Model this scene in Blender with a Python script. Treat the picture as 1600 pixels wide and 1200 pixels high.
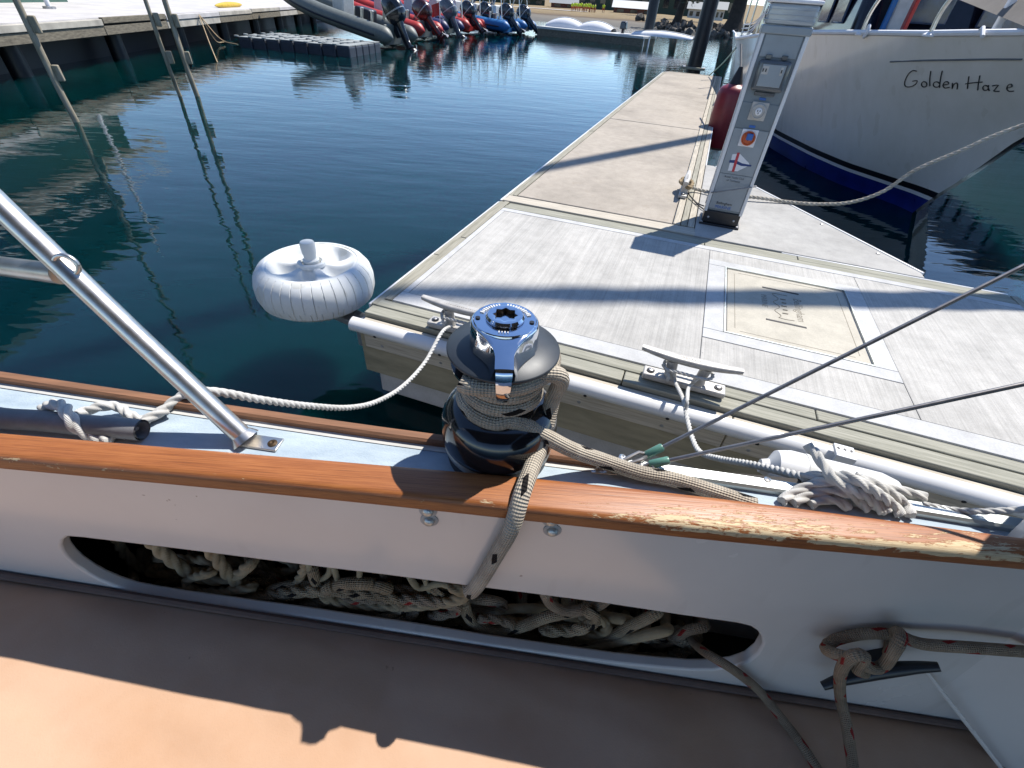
import bpy, bmesh, math, random
from mathutils import Vector, Matrix, Quaternion, noise as mnoise
from mathutils.bvhtree import BVHTree
R = math.radians
for o in list(bpy.data.objects): bpy.data.objects.remove(o)
scn = bpy.context.scene
COL = scn.collection
random.seed(7)

# ---------------------------------------------------------------- camera
FPX, TH, RO, PH, CAMH = 716.0, 0.6945, 0.0743, 0.3112, 1.45
_c, _s = math.cos(TH), math.sin(TH)
CW = Vector((0, _c, -_s)); _u = Vector((0, _s, _c)); _r = Vector((1, 0, 0))
CR = _r * math.cos(RO) + _u * math.sin(RO)
CU = _u * math.cos(RO) - _r * math.sin(RO)
CAM = Vector((0, 0, CAMH))
cd = bpy.data.cameras.new('camera'); cam = bpy.data.objects.new('camera', cd); COL.objects.link(cam)
cd.sensor_fit = 'HORIZONTAL'; cd.sensor_width = 36.0; cd.lens = 36.0 * FPX / 1600.0
cd.clip_start = 0.02; cd.clip_end = 3000
M = Matrix((( CR.x, CU.x, -CW.x, 0), (CR.y, CU.y, -CW.y, 0), (CR.z, CU.z, -CW.z, CAMH), (0, 0, 0, 1)))
cam.matrix_world = M
scn.camera = cam
scn.render.resolution_x = 1024; scn.render.resolution_y = 768

# ---------------------------------------------------------------- sky, sun, exposure
SUN = Vector((0.505, 0.48, 1.08)).normalized()
world = bpy.data.worlds.new('World'); scn.world = world; world.use_nodes = True
nt = world.node_tree; bg = nt.nodes['Background']
sky = nt.nodes.new('ShaderNodeTexSky'); sky.sky_type = 'NISHITA'; sky.sun_disc = False
sky.sun_elevation = math.asin(SUN.z); sky.sun_rotation = math.atan2(SUN.x, SUN.y)
sky.air_density = 1.0; sky.dust_density = 0.05; sky.ozone_density = 4.0; sky.altitude = 1600
nt.links.new(sky.outputs[0], bg.inputs[0]); bg.inputs[1].default_value = 0.15
sd = bpy.data.lights.new('sun', 'SUN'); so = bpy.data.objects.new('sun', sd); COL.objects.link(so)
sd.energy = 5.0; sd.angle = R(0.53); sd.color = (1.0, 0.95, 0.87)
so.rotation_euler = (-SUN).to_track_quat('-Z', 'Y').to_euler(); so.location = (8, 8, 18)
vs = scn.view_settings; vs.view_transform = 'Standard'; vs.look = 'None'; vs.exposure = 0.5; vs.gamma = 1.0; vs.use_curve_mapping = False

# ---------------------------------------------------------------- helpers
def ray(x, y): return CR * ((x - 800) / FPX) - CU * ((y - 600) / FPX) + CW
def px(x, y, z):
    d = ray(x, y); return CAM + d * ((z - CAMH) / d.z)
def pd(x, y, depth): return CAM + ray(x, y) * depth
def ppl(x, y, p, n):
    d = ray(x, y); return CAM + d * ((p - CAM).dot(n) / d.dot(n))
dA = Vector((math.sin(PH), math.cos(PH), 0)); dB = Vector((math.cos(PH), -math.sin(PH), 0))
Z = Vector((0, 0, 1))
def ab(a, b, z): return dA * a + dB * b + Z * z

def setp(o, label=None, cat=None, group=None, kind=None):
    if label: o['label'] = label
    if cat: o['category'] = cat
    if group: o['group'] = group
    if kind: o['kind'] = kind
    return o
def empty(name, loc=(0, 0, 0), rz=0.0, label=None, cat=None, group=None):
    o = bpy.data.objects.new(name, None); COL.objects.link(o)
    o.location = loc; o.rotation_euler = (0, 0, rz); o.empty_display_size = 0.05
    return setp(o, label, cat, group)
def wmat(o):
    m = Matrix.LocRotScale(o.location, o.rotation_euler, o.scale)
    return wmat(o.parent) @ o.matrix_parent_inverse @ m if o.parent else m
def world_child(o, parent):
    """the child keeps its world placement (its mesh is written in world coordinates)"""
    if parent is None: return o
    o.parent = parent; o.matrix_parent_inverse = wmat(parent).inverted(); return o

class MB:
    def __init__(s): s.v = []; s.f = []; s.uv = {}; s.mi = []
    def add(s, vs, fs, uvs=None):
        b = len(s.v); s.v += [tuple(p) for p in vs]
        for i, f in enumerate(fs):
            if uvs: s.uv[len(s.f)] = uvs[i]
            s.f.append([b + k for k in f])
    def box(s, c, size, rz=0.0, ax=None, taper=1.0):
        c = Vector(c); hx, hy, hz = size[0] / 2, size[1] / 2, size[2] / 2
        if ax is None:
            X = Vector((math.cos(rz), math.sin(rz), 0)); Y = Vector((-math.sin(rz), math.cos(rz), 0)); ZZ = Z
        else: X, Y, ZZ = [Vector(a).normalized() for a in ax]
        vs = []
        for k in (-1, 1):
            t = taper if k == 1 else 1
            for (i, j) in ((-1, -1), (1, -1), (1, 1), (-1, 1)):
                vs.append(c + X * i * hx * t + Y * j * hy * t + ZZ * k * hz)
        s.add(vs, [(3, 2, 1, 0), (4, 5, 6, 7), (0, 1, 5, 4), (1, 2, 6, 5), (2, 3, 7, 6), (3, 0, 4, 7)])
        return s
    def b2(s, x0, x1, y0, y1, z0, z1):
        return s.box(((x0 + x1) / 2, (y0 + y1) / 2, (z0 + z1) / 2), (x1 - x0, y1 - y0, z1 - z0))
    def tube(s, pts, r, n=12, caps=True, lobes=0, pitch=0.05, amp=0.25):
        pts = [Vector(p) for p in pts]
        rs = r if isinstance(r, (list, tuple)) else [r] * len(pts)
        m = len(pts); T = []
        for i in range(m):
            a = pts[max(i - 1, 0)]; b = pts[min(i + 1, m - 1)]
            t = (b - a); T.append(t.normalized() if t.length > 1e-9 else Vector((0, 0, 1)))
        up = Vector((0, 0, 1)) if abs(T[0].z) < 0.9 else Vector((1, 0, 0))
        N = (up - T[0] * up.dot(T[0])).normalized()
        base = len(s.v); L = 0.0
        for i in range(m):
            if i:
                L += (pts[i] - pts[i - 1]).length
                N = (N - T[i] * N.dot(T[i]))
                N = N.normalized() if N.length > 1e-9 else T[i].orthogonal().normalized()
            B = T[i].cross(N)
            ph = 2 * math.pi * L / pitch
            for k in range(n):
                th = 2 * math.pi * k / n; rr = rs[i]
                if lobes: rr *= (1 - amp) + amp * abs(math.cos(lobes / 2 * (th - ph)))
                s.v.append(tuple(pts[i] + N * (math.cos(th) * rr) + B * (math.sin(th) * rr)))
        L = 0.0
        for i in range(m - 1):
            dl = (pts[i + 1] - pts[i]).length; rr = max(rs[i], 1e-4) * 2 * math.pi
            for k in range(n):
                k2 = (k + 1) % n
                s.uv[len(s.f)] = [(k / n, L / rr), ((k + 1) / n, L / rr), ((k + 1) / n, (L + dl) / rr), (k / n, (L + dl) / rr)]
                s.f.append([base + i * n + k, base + i * n + k2, base + (i + 1) * n + k2, base + (i + 1) * n + k])
            L += dl
        if caps:
            s.f.append([base + k for k in range(n)][::-1]); s.f.append([base + (m - 1) * n + k for k in range(n)])
        return s
    def lathe(s, prof, c, n=40, axis=None, xdir=None, close=False):
        c = Vector(c); A = Vector(axis).normalized() if axis is not None else Vector((0, 0, 1))
        X = Vector(xdir).normalized() if xdir is not None else (Vector((1, 0, 0)) if abs(A.z) > .5 else A.orthogonal().normalized())
        X = (X - A * X.dot(A)).normalized(); Y = A.cross(X)
        b = len(s.v); m = len(prof)
        for (r_, h) in prof:
            for k in range(n):
                t = 2 * math.pi * k / n
                s.v.append(tuple(c + X * (r_ * math.cos(t)) + Y * (r_ * math.sin(t)) + A * h))
        for i in range(m - 1):
            for k in range(n):
                k2 = (k + 1) % n
                s.f.append([b + i * n + k, b + i * n + k2, b + (i + 1) * n + k2, b + (i + 1) * n + k])
        if not close:
            if prof[0][0] > 1e-5: s.f.append([b + k for k in range(n)][::-1])
            if prof[-1][0] > 1e-5: s.f.append([b + (m - 1) * n + k for k in range(n)])
        return s
    def prism(s, poly, z0, z1):
        n = len(poly)
        vs = [(p[0], p[1], z0) for p in poly] + [(p[0], p[1], z1) for p in poly]
        s.add(vs, [list(range(n))[::-1], list(range(n, 2 * n))] + [(i, (i + 1) % n, n + (i + 1) % n, n + i) for i in range(n)])
        return s
    def grid(s, rows):
        b = len(s.v); n = len(rows[0])
        for r_ in rows: s.v += [tuple(p) for p in r_]
        for i in range(len(rows) - 1):
            for k in range(n - 1):
                s.uv[len(s.f)] = [(k / (n - 1), i / (len(rows) - 1)), ((k + 1) / (n - 1), i / (len(rows) - 1)), ((k + 1) / (n - 1), (i + 1) / (len(rows) - 1)), (k / (n - 1), (i + 1) / (len(rows) - 1))]
                s.f.append([b + i * n + k, b + i * n + k + 1, b + (i + 1) * n + k + 1, b + (i + 1) * n + k])
        return s
    def mesh(s, name, mat=None, smooth=False, ang=40, fix=True):
        me = bpy.data.meshes.new(name); me.from_pydata(s.v, [], s.f)
        if s.uv:
            ul = me.uv_layers.new(name='UVMap'); li = 0
            for fi, p in enumerate(me.polygons):
                u = s.uv.get(fi)
                for j in range(p.loop_total):
                    if u: ul.data[li].uv = u[j]
                    li += 1
        if fix:
            bm = bmesh.new(); bm.from_mesh(me); bmesh.ops.recalc_face_normals(bm, faces=bm.faces); bm.to_mesh(me); bm.free()
        if smooth:
            for p in me.polygons: p.use_smooth = True
            try: me.set_sharp_from_angle(angle=R(ang))
            except Exception: pass
        if mat: me.materials.append(mat)
        me.update(); return me
    def build(s, name, mat, parent=None, smooth=False, ang=40, bevel=0.0, local=False, fix=True, seg=2):
        me = s.mesh(name, mat, smooth or bevel > 0, ang, fix)
        o = bpy.data.objects.new(name, me); COL.objects.link(o)
        if parent is not None:
            if local: o.parent = parent
            else: world_child(o, parent)
        if bevel > 0:
            b = o.modifiers.new('bevel', 'BEVEL'); b.width = bevel; b.segments = seg; b.limit_method = 'ANGLE'; b.angle_limit = R(35)
        return o

def catmull(pts, step):
    pts = [Vector(p) for p in pts]
    P = [pts[0] * 2 - pts[1]] + pts + [pts[-1] * 2 - pts[-2]]
    out = []
    for i in range(1, len(P) - 2):
        a, b, c, d = P[i - 1], P[i], P[i + 1], P[i + 2]
        n = max(2, int((c - b).length / step))
        for k in range(n):
            t = k / n; t2 = t * t; t3 = t2 * t
            out.append(0.5 * ((2 * b) + (c - a) * t + (2 * a - 5 * b + 4 * c - d) * t2 + (3 * b - a - 3 * c + d) * t3))
    out.append(P[-2]); return out
def rope(name, pts, r, mat, parent=None, lay=0, pitch=None, n=None, label=None, cat=None, group=None, step=None):
    q = catmull(pts, step or r * (0.33 if lay else 1.1))
    mb = MB().tube(q, r, n or (24 if lay else 12), True, lay, pitch or r * 7.6, 0.42)
    o = mb.build(name, mat, parent, smooth=True, ang=80, fix=False)
    return setp(o, label, cat, group)
def text_mesh(txt, size, depth=0.0, align='CENTER'):
    cu = bpy.data.curves.new('t', 'FONT'); cu.body = txt; cu.size = size; cu.extrude = depth; cu.align_x = align; cu.align_y = 'CENTER'; cu.resolution_u = 2
    o = bpy.data.objects.new('t', cu); COL.objects.link(o)
    dg = bpy.context.evaluated_depsgraph_get(); dg.update()
    me = bpy.data.meshes.new_from_object(o.evaluated_get(dg)); bpy.data.objects.remove(o); bpy.data.curves.remove(cu)
    return me
def text(name, txt, size, mat, O, X, Y, parent, depth=0.0006):
    me = text_mesh(txt, size, depth); me.materials.clear(); me.materials.append(mat)
    X = Vector(X).normalized(); Y = Vector(Y).normalized(); N = X.cross(Y)
    O = Vector(O)
    for v in me.vertices:
        c = v.co; v.co = O + X * c.x + Y * c.y + N * c.z
    o = bpy.data.objects.new(name, me); COL.objects.link(o); world_child(o, parent); return o

# ---------------------------------------------------------------- materials
def nodes(m):
    m.use_nodes = True; t = m.node_tree; return t, t.nodes['Principled BSDF']
def N(t, typ, **k):
    n = t.nodes.new(typ)
    for a, b in k.items():
        if a.startswith('i_'): n.inputs[a[2:].replace('_', ' ')].default_value = b
        else: setattr(n, a, b)
    return n
def noise_fac(t, scale, detail=4, rough=0.6, coord='Object', vec=(1, 1, 1), rz=0.0):
    tc = t.nodes.new('ShaderNodeTexCoord'); mp = t.nodes.new('ShaderNodeMapping'); mp.inputs['Scale'].default_value = vec; mp.inputs['Rotation'].default_value = (0, 0, rz)
    no = t.nodes.new('ShaderNodeTexNoise'); no.inputs['Scale'].default_value = scale; no.inputs['Detail'].default_value = detail; no.inputs['Roughness'].default_value = rough
    t.links.new(tc.outputs[coord], mp.inputs[0]); t.links.new(mp.outputs[0], no.inputs['Vector']); return no.outputs['Fac']
def ramp(t, fac, stops):
    r_ = t.nodes.new('ShaderNodeValToRGB'); e = r_.color_ramp.elements
    while len(e) < len(stops): e.new(0.5)
    for i, (p, c) in enumerate(stops):
        e[i].position = p; e[i].color = (c[0], c[1], c[2], 1) if hasattr(c, '__len__') else (c, c, c, 1)
    t.links.new(fac, r_.inputs[0]); return r_.outputs[0]
def mix(t, fac, a, b, mode='MIX'):
    m = t.nodes.new('ShaderNodeMix'); m.data_type = 'RGBA'; m.blend_type = mode
    for k, v in ((0, fac), (6, a), (7, b)):
        if hasattr(v, 'is_linked') or hasattr(v, 'links'): t.links.new(v, m.inputs[k])
        else: m.inputs[k].default_value = v if k == 0 else (v[0], v[1], v[2], 1)
    return m.outputs[2]
def math_n(t, op, a, b=0.0, clamp=False):
    m = t.nodes.new('ShaderNodeMath'); m.operation = op; m.use_clamp = clamp
    for k, v in ((0, a), (1, b)):
        if hasattr(v, 'links'): t.links.new(v, m.inputs[k])
        else: m.inputs[k].default_value = v
    return m.outputs[0]
def bump(t, p, h, strength=0.3, dist=0.002):
    b = t.nodes.new('ShaderNodeBump'); b.inputs['Strength'].default_value = strength; b.inputs['Distance'].default_value = dist
    t.links.new(h, b.inputs['Height']); t.links.new(b.outputs[0], p.inputs['Normal']); return b
MATS = {}
def mat(name, col, rough=0.6, metal=0.0, var=0.15, scale=12.0, vec=(1, 1, 1), bmp=0.0, bscale=None, bdist=0.002, spec=0.5, coat=0.0, col2=None, rz=0.0):
    m = bpy.data.materials.new(name); t, p = nodes(m)
    p.inputs['Roughness'].default_value = rough; p.inputs['Metallic'].default_value = metal
    p.inputs['Specular IOR Level'].default_value = spec; p.inputs['Coat Weight'].default_value = coat; p.inputs['Coat Roughness'].default_value = 0.12
    f = noise_fac(t, scale, 5, 0.62, vec=vec, rz=rz)
    c2 = col2 or tuple(max(0, c * (1 - 2 * var)) for c in col)
    c1 = tuple(min(1, c * (1 + var)) for c in col)
    t.links.new(ramp(t, f, [(0.28, c2), (0.62, col), (0.85, c1)]), p.inputs['Base Color'])
    rr = t.nodes.new('ShaderNodeMapRange'); rr.inputs[3].default_value = max(0.02, rough - 0.08); rr.inputs[4].default_value = min(1, rough + 0.1)
    t.links.new(f, rr.inputs[0]); t.links.new(rr.outputs[0], p.inputs['Roughness'])
    if bmp:
        f2 = noise_fac(t, bscale or scale * 4, 4, 0.6, vec=vec, rz=rz); bump(t, p, f2, bmp, bdist)
    MATS[name] = m; return m
# concrete: brushed across the pontoon (lines run along the local Y axis)
def concrete(name, col, brushed, dirt=0.25):
    m = bpy.data.materials.new(name); t, p = nodes(m)
    p.inputs['Roughness'].default_value = 0.85; p.inputs['Specular IOR Level'].default_value = 0.25
    big = noise_fac(t, 1.6, 6, 0.65); mid = noise_fac(t, 14, 5, 0.7); fine = noise_fac(t, 160, 3, 0.6)
    c = ramp(t, big, [(0.25, tuple(k * (1 - dirt) for k in col)), (0.55, col), (0.8, tuple(min(1, k * 1.07) for k in col))])
    c = mix(t, 0.35, c, ramp(t, mid, [(0.3, 0.55), (0.6, 1.0)]), 'MULTIPLY')
    c = mix(t, 0.22, c, ramp(t, fine, [(0.35, 0.5), (0.65, 1.0)]), 'MULTIPLY')
    if brushed:
        st = noise_fac(t, 1.0, 3, 0.7, vec=(170, 2.5, 1)); st2 = noise_fac(t, 1.0, 2, 0.7, vec=(38, 0.7, 1))
        c = mix(t, 0.26, c, ramp(t, st, [(0.36, 0.5), (0.56, 1.0)]), 'MULTIPLY')
        c = mix(t, 0.22, c, ramp(t, st2, [(0.38, 0.6), (0.6, 1.0)]), 'MULTIPLY')
        bump(t, p, st, 0.5, 0.003)
    else: bump(t, p, mid, 0.2, 0.002)
    t.links.new(c, p.inputs['Base Color']); MATS[name] = m; return m
concrete('concrete_brushed', (0.51, 0.495, 0.465), True)
concrete('concrete_smooth', (0.52, 0.52, 0.515), False, 0.15)
concrete('concrete_walk', (0.40, 0.355, 0.30), False, 0.3)
concrete('concrete_gusset', (0.41, 0.40, 0.38), False, 0.25)
concrete('lid_stone', (0.50, 0.465, 0.39), False, 0.12)
mat('timber_green', (0.32, 0.31, 0.255), 0.85, var=0.25, scale=3, vec=(2, 40, 40), bmp=0.5, bscale=5, col2=(0.17, 0.17, 0.13))
mat('timber_cream', (0.50, 0.45, 0.37), 0.8, var=0.2, scale=3, vec=(2, 40, 40), bmp=0.4, bscale=5, col2=(0.3, 0.27, 0.22))
mat('timber_green_y', (0.33, 0.31, 0.25), 0.85, var=0.25, scale=3, vec=(40, 2, 40), bmp=0.5, bscale=5, col2=(0.18, 0.17, 0.13))
mat('fascia', (0.33, 0.29, 0.20), 0.75, var=0.2, scale=2.5, vec=(2, 2, 10), bmp=0.2, col2=(0.2, 0.18, 0.12))
mat('dark_steel', (0.03, 0.03, 0.032), 0.5, 0.3)
mat('black_rubber', (0.012, 0.012, 0.014), 0.6)
mat('black_plastic', (0.014, 0.015, 0.018), 0.35)
mat('white_plastic', (0.66, 0.66, 0.66), 0.35, var=0.05, scale=6)
mat('white_tyre', (0.70, 0.71, 0.70), 0.62, var=0.07, scale=5, bmp=0.06, bscale=60, col2=(0.60, 0.62, 0.60))
mat('galv', (0.42, 0.42, 0.43), 0.45, 0.75, var=0.2, scale=30, bmp=0.12)
mat('cleat_metal', (0.50, 0.48, 0.45), 0.5, 0.35, var=0.15, scale=25, bmp=0.15)
mat('stainless', (0.70, 0.66, 0.60), 0.33, 1.0, var=0.08, scale=40, vec=(1, 1, 1), bmp=0.03)
mat('chrome', (0.62, 0.66, 0.74), 0.05, 1.0, var=0.02, scale=30)
mat('aluminium', (0.52, 0.55, 0.54), 0.42, 0.8, var=0.1, scale=20)
mat('anodized', (0.030, 0.036, 0.045), 0.44, 0.1, var=0.15, scale=20)
mat('winch_black', (0.008, 0.009, 0.014), 0.12, 0.2, coat=0.6)
mat('bronze_dark', (0.06, 0.035, 0.015), 0.5, 0.6)
mat('gel_white', (0.66, 0.61, 0.57), 0.24, var=0.05, scale=3, bmp=0.03, bscale=25, bdist=0.003, coat=0.25)
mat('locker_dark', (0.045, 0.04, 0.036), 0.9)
mat('gel_shade', (0.40, 0.38, 0.36), 0.6, var=0.15, scale=5)
mat('lid_line', (0.27, 0.24, 0.19), 0.9)
mat('tan_canvas', (0.50, 0.335, 0.235), 0.8, var=0.07, scale=5, bmp=0.22, bscale=420, bdist=0.001, spec=0.2, col2=(0.44, 0.27, 0.17))
mat('tan_piping', (0.15, 0.095, 0.075), 0.8)
mat('canvas_grey', (0.16, 0.145, 0.13), 0.85, var=0.15, scale=3, bmp=0.2, bscale=15)
mat('hose_grey', (0.22, 0.225, 0.235), 0.65, var=0.2, scale=20, bmp=0.1)
mat('deck_nonskid', (0.42, 0.50, 0.56), 0.8, var=0.14, scale=9, vec=(1, 3, 1), bmp=0.5, bscale=230, bdist=0.0015, col2=(0.26, 0.335, 0.41))
mat('teak_bare', (0.24, 0.115, 0.06), 0.75, var=0.2, scale=3, vec=(3, 50, 50), bmp=0.3)
mat('ghost_hull', (0.76, 0.75, 0.73), 0.16, var=0.03, scale=3, vec=(2.5, 2.5, .35), coat=0.35, col2=(0.71, 0.70, 0.67))
mat('boot_blue', (0.006, 0.02, 0.20), 0.3, var=0.2, scale=6)
mat('boot_black', (0.008, 0.008, 0.014), 0.3)
mat('ink', (0.02, 0.022, 0.025), 0.5)
mat('ink_blue', (0.03, 0.13, 0.42), 0.5)
mat('ink_grey', (0.12, 0.14, 0.16), 0.6)
mat('fender_red', (0.20, 0.012, 0.022), 0.4, var=0.15)
mat('red_paint', (0.42, 0.025, 0.02), 0.4, var=0.15)
mat('glass_dark', (0.01, 0.011, 0.02), 0.06, var=0.3)
mat('glass_blue', (0.05, 0.07, 0.12), 0.08, var=0.3)
mat('ped_body', (0.16, 0.195, 0.22), 0.4, 0.1, var=0.1, scale=8)
mat('ped_light', (0.27, 0.305, 0.33), 0.35, 0.1, var=0.08, scale=8)
mat('ped_lens', (0.36, 0.40, 0.43), 0.12, var=0.12, scale=14, vec=(1, 1, 8), coat=0.6)
mat('ped_smoke', (0.075, 0.085, 0.095), 0.15, coat=0.5)
mat('socket_grey', (0.46, 0.44, 0.41), 0.5)
mat('orange_plastic', (0.52, 0.10, 0.025), 0.45)
mat('flag_white', (0.70, 0.70, 0.72), 0.6, var=0.03)
mat('flag_red', (0.52, 0.04, 0.05), 0.6)
mat('flag_blue', (0.02, 0.05, 0.18), 0.6)
mat('tape_green', (0.10, 0.24, 0.19), 0.35, var=0.15)
mat('wire', (0.30, 0.28, 0.27), 0.35, 0.85, var=0.1, scale=80)
mat('rib_grey', (0.145, 0.16, 0.15), 0.5, var=0.1)
mat('rib_dark', (0.012, 0.014, 0.025), 0.5)
mat('rib_red', (0.42, 0.028, 0.022), 0.45, var=0.15)
mat('rib_navy', (0.02, 0.025, 0.10), 0.45)
mat('rib_blue', (0.01, 0.13, 0.36), 0.45, var=0.15)
mat('engine_black', (0.012, 0.014, 0.02), 0.2, coat=0.5)
mat('engine_maroon', (0.06, 0.008, 0.01), 0.25, coat=0.4)
mat('engine_grey', (0.09, 0.105, 0.12), 0.25, coat=0.4)
mat('cube_navy', (0.035, 0.045, 0.065), 0.55)
mat('cube_top', (0.32, 0.34, 0.33), 0.7)
mat('wharf_top', (0.52, 0.50, 0.49), 0.85, var=0.12, scale=2)
mat('wharf_timber', (0.20, 0.175, 0.13), 0.9, var=0.3, scale=2, vec=(4, 4, 20), bmp=0.4)
mat('wharf_pale', (0.46, 0.43, 0.37), 0.85, var=0.2, scale=3)
mat('pole_timber', (0.34, 0.30, 0.23), 0.8, var=0.35, scale=3, vec=(6, 6, 1.2), bmp=0.3, col2=(0.12, 0.10, 0.05))
mat('pile_black', (0.010, 0.011, 0.015), 0.45, var=0.3, scale=4)
mat('wall_teal', (0.055, 0.12, 0.10), 0.8, var=0.1)
mat('wall_dark', (0.03, 0.05, 0.035), 0.8, var=0.2)
mat('roof_grey', (0.22, 0.235, 0.24), 0.6, var=0.15)
mat('pale_paint', (0.55, 0.55, 0.53), 0.6, var=0.1)
mat('yellow_paint', (0.60, 0.40, 0.03), 0.5)
mat('hivis', (0.55, 0.72, 0.03), 0.7, var=0.1)
mat('shorts_orange', (0.45, 0.10, 0.03), 0.8)
mat('skin', (0.35, 0.2, 0.14), 0.6)
mat('rock', (0.13, 0.115, 0.10), 0.9, var=0.4, scale=3, bmp=0.4)
mat('bark', (0.045, 0.035, 0.028), 0.9, var=0.3, scale=4, bmp=0.5)
mat('leaf', (0.035, 0.05, 0.016), 0.6, var=0.35, scale=1.5)
mat('leaf_dry', (0.07, 0.06, 0.03), 0.7, var=0.35, scale=1.5)
mat('brick_wall', (0.17, 0.07, 0.055), 0.85, var=0.2)

# varnished teak with flaked pale wear on the upper inner edge
m = bpy.data.materials.new('teak_varnish'); t, p = nodes(m); MATS['teak_varnish'] = m
gr = noise_fac(t, 3.0, 6, 0.7, vec=(5, 260, 260)); gr2 = noise_fac(t, 9, 4, 0.6, vec=(1, 3, 3)); cr = noise_fac(t, 2.0, 3, 0.7, vec=(2.5, 260, 260))
c = ramp(t, gr, [(0.25, (0.15, 0.042, 0.010)), (0.5, (0.31, 0.105, 0.028)), (0.75, (0.42, 0.165, 0.05))])
c = mix(t, 0.4, c, ramp(t, gr2, [(0.3, (0.62, 0.55, 0.5)), (0.65, (1, 1, 1))]), 'MULTIPLY')
c = mix(t, 0.75, c, ramp(t, cr, [(0.30, 0.3), (0.40, 1.0)]), 'MULTIPLY')
tc = t.nodes.new('ShaderNodeTexCoord'); sx = t.nodes.new('ShaderNodeSeparateXYZ'); t.links.new(tc.outputs['Object'], sx.inputs[0])
mr = t.nodes.new('ShaderNodeMapRange'); mr.inputs[1].default_value = 0.06; mr.inputs[2].default_value = 0.24; mr.inputs[3].default_value = -0.115; mr.inputs[4].default_value = -0.01; t.links.new(sx.outputs[0], mr.inputs[0])
acr = math_n(t, 'SUBTRACT', sx.outputs[1], math_n(t, 'ADD', math_n(t, 'MULTIPLY', sx.outputs[0], -0.0266), 0.304))
edge = math_n(t, 'SUBTRACT', math_n(t, 'MULTIPLY', math_n(t, 'SUBTRACT', 0.017, acr), 4.2), math_n(t, 'LESS_THAN', sx.outputs[2], math_n(t, 'ADD', 1.0215, math_n(t, 'MULTIPLY', math_n(t, 'SUBTRACT', noise_fac(t, 14, 4, 0.6), 0.5), 0.02))))
w1 = noise_fac(t, 6, 7, 0.72, vec=(2.2, 16, 1)); w2 = noise_fac(t, 30, 6, 0.7, vec=(2.5, 14, 1))
fl = math_n(t, 'ADD', math_n(t, 'ADD', math_n(t, 'MULTIPLY', w1, 0.62), math_n(t, 'MULTIPLY', w2, 0.38)), math_n(t, 'ADD', mr.outputs[0], edge))
wm = ramp(t, fl, [(0.555, 0.0), (0.585, 1.0)])
pale = ramp(t, noise_fac(t, 25, 5, 0.7, vec=(2, 60, 60)), [(0.3, (0.42, 0.27, 0.15)), (0.6, (0.66, 0.53, 0.33)), (0.8, (0.74, 0.66, 0.48))])
t.links.new(mix(t, wm, c, pale), p.inputs['Base Color'])
rg = t.nodes.new('ShaderNodeMapRange'); rg.inputs[3].default_value = 0.42; rg.inputs[4].default_value = 0.8; t.links.new(wm, rg.inputs[0]); t.links.new(rg.outputs[0], p.inputs['Roughness'])
bump(t, p, math_n(t, 'ADD', math_n(t, 'MULTIPLY', cr, 0.6), wm), 0.45, 0.0012)

# ropes (UV: u round the rope, v along it in circumferences)
def rope_mat(name, col, col2, braid=True, fleck=None, dirt=0.5):
    m = bpy.data.materials.new(name); t, p = nodes(m); MATS[name] = m
    p.inputs['Roughness'].default_value = 0.9; p.inputs['Specular IOR Level'].default_value = 0.15
    f = noise_fac(t, 40, 4, 0.6); c = ramp(t, f, [(0.3, col2), (0.6, col)])
    c = mix(t, dirt, c, ramp(t, noise_fac(t, 9, 4, 0.6), [(0.35, 0.55), (0.6, 1.0)]), 'MULTIPLY')
    tc = t.nodes.new('ShaderNodeTexCoord'); s_ = t.nodes.new('ShaderNodeSeparateXYZ'); t.links.new(tc.outputs['UV'], s_.inputs[0])
    u, v = s_.outputs[0], s_.outputs[1]
    def sn(a, b, ph=0.0):
        return math_n(t, 'SINE', math_n(t, 'MULTIPLY', math_n(t, 'ADD', math_n(t, 'ADD', math_n(t, 'MULTIPLY', u, a), math_n(t, 'MULTIPLY', v, b)), ph), 2 * math.pi))
    if braid:
        h = math_n(t, 'MULTIPLY', sn(10, 9), sn(10, -9))
        c = mix(t, 0.5, c, ramp(t, math_n(t, 'ADD', math_n(t, 'MULTIPLY', h, 0.5), 0.5), [(0.1, 0.55), (0.6, 1.0)]), 'MULTIPLY')
        bump(t, p, h, 0.8, 0.0012)
    else:
        h = sn(24, 10); c = mix(t, 0.18, c, ramp(t, math_n(t, 'ADD', math_n(t, 'MULTIPLY', h, 0.5), 0.5), [(0.1, 0.5), (0.6, 1.0)]), 'MULTIPLY')
        bump(t, p, h, 0.5, 0.0006)
    if fleck:
        k = math_n(t, 'MULTIPLY', math_n(t, 'GREATER_THAN', sn(2, 0.6), 0.76), math_n(t, 'GREATER_THAN', sn(-1, 0.6, 0.2), 0.70))
        c = mix(t, k, c, fleck)
    t.links.new(c, p.inputs['Base Color']); return m
rope_mat('rope_sheet', (0.50, 0.445, 0.365), (0.37, 0.32, 0.26), True, (0.015, 0.013, 0.013))
rope_mat('rope_red', (0.38, 0.29, 0.205), (0.27, 0.20, 0.14), True, (0.30, 0.03, 0.025))
rope_mat('rope_white', (0.62, 0.61, 0.585), (0.47, 0.46, 0.43), False, None, 0.15)
rope_mat('rope_stow', (0.40, 0.31, 0.205), (0.28, 0.21, 0.135), True, (0.015, 0.013, 0.013))
rope_mat('rope_old', (0.44, 0.335, 0.21), (0.30, 0.225, 0.135), False)
rope_mat('rope_thin', (0.55, 0.49, 0.33), (0.40, 0.34, 0.22), True)
rope_mat('rope_grey', (0.50, 0.46, 0.39), (0.38, 0.34, 0.28), False)

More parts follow.
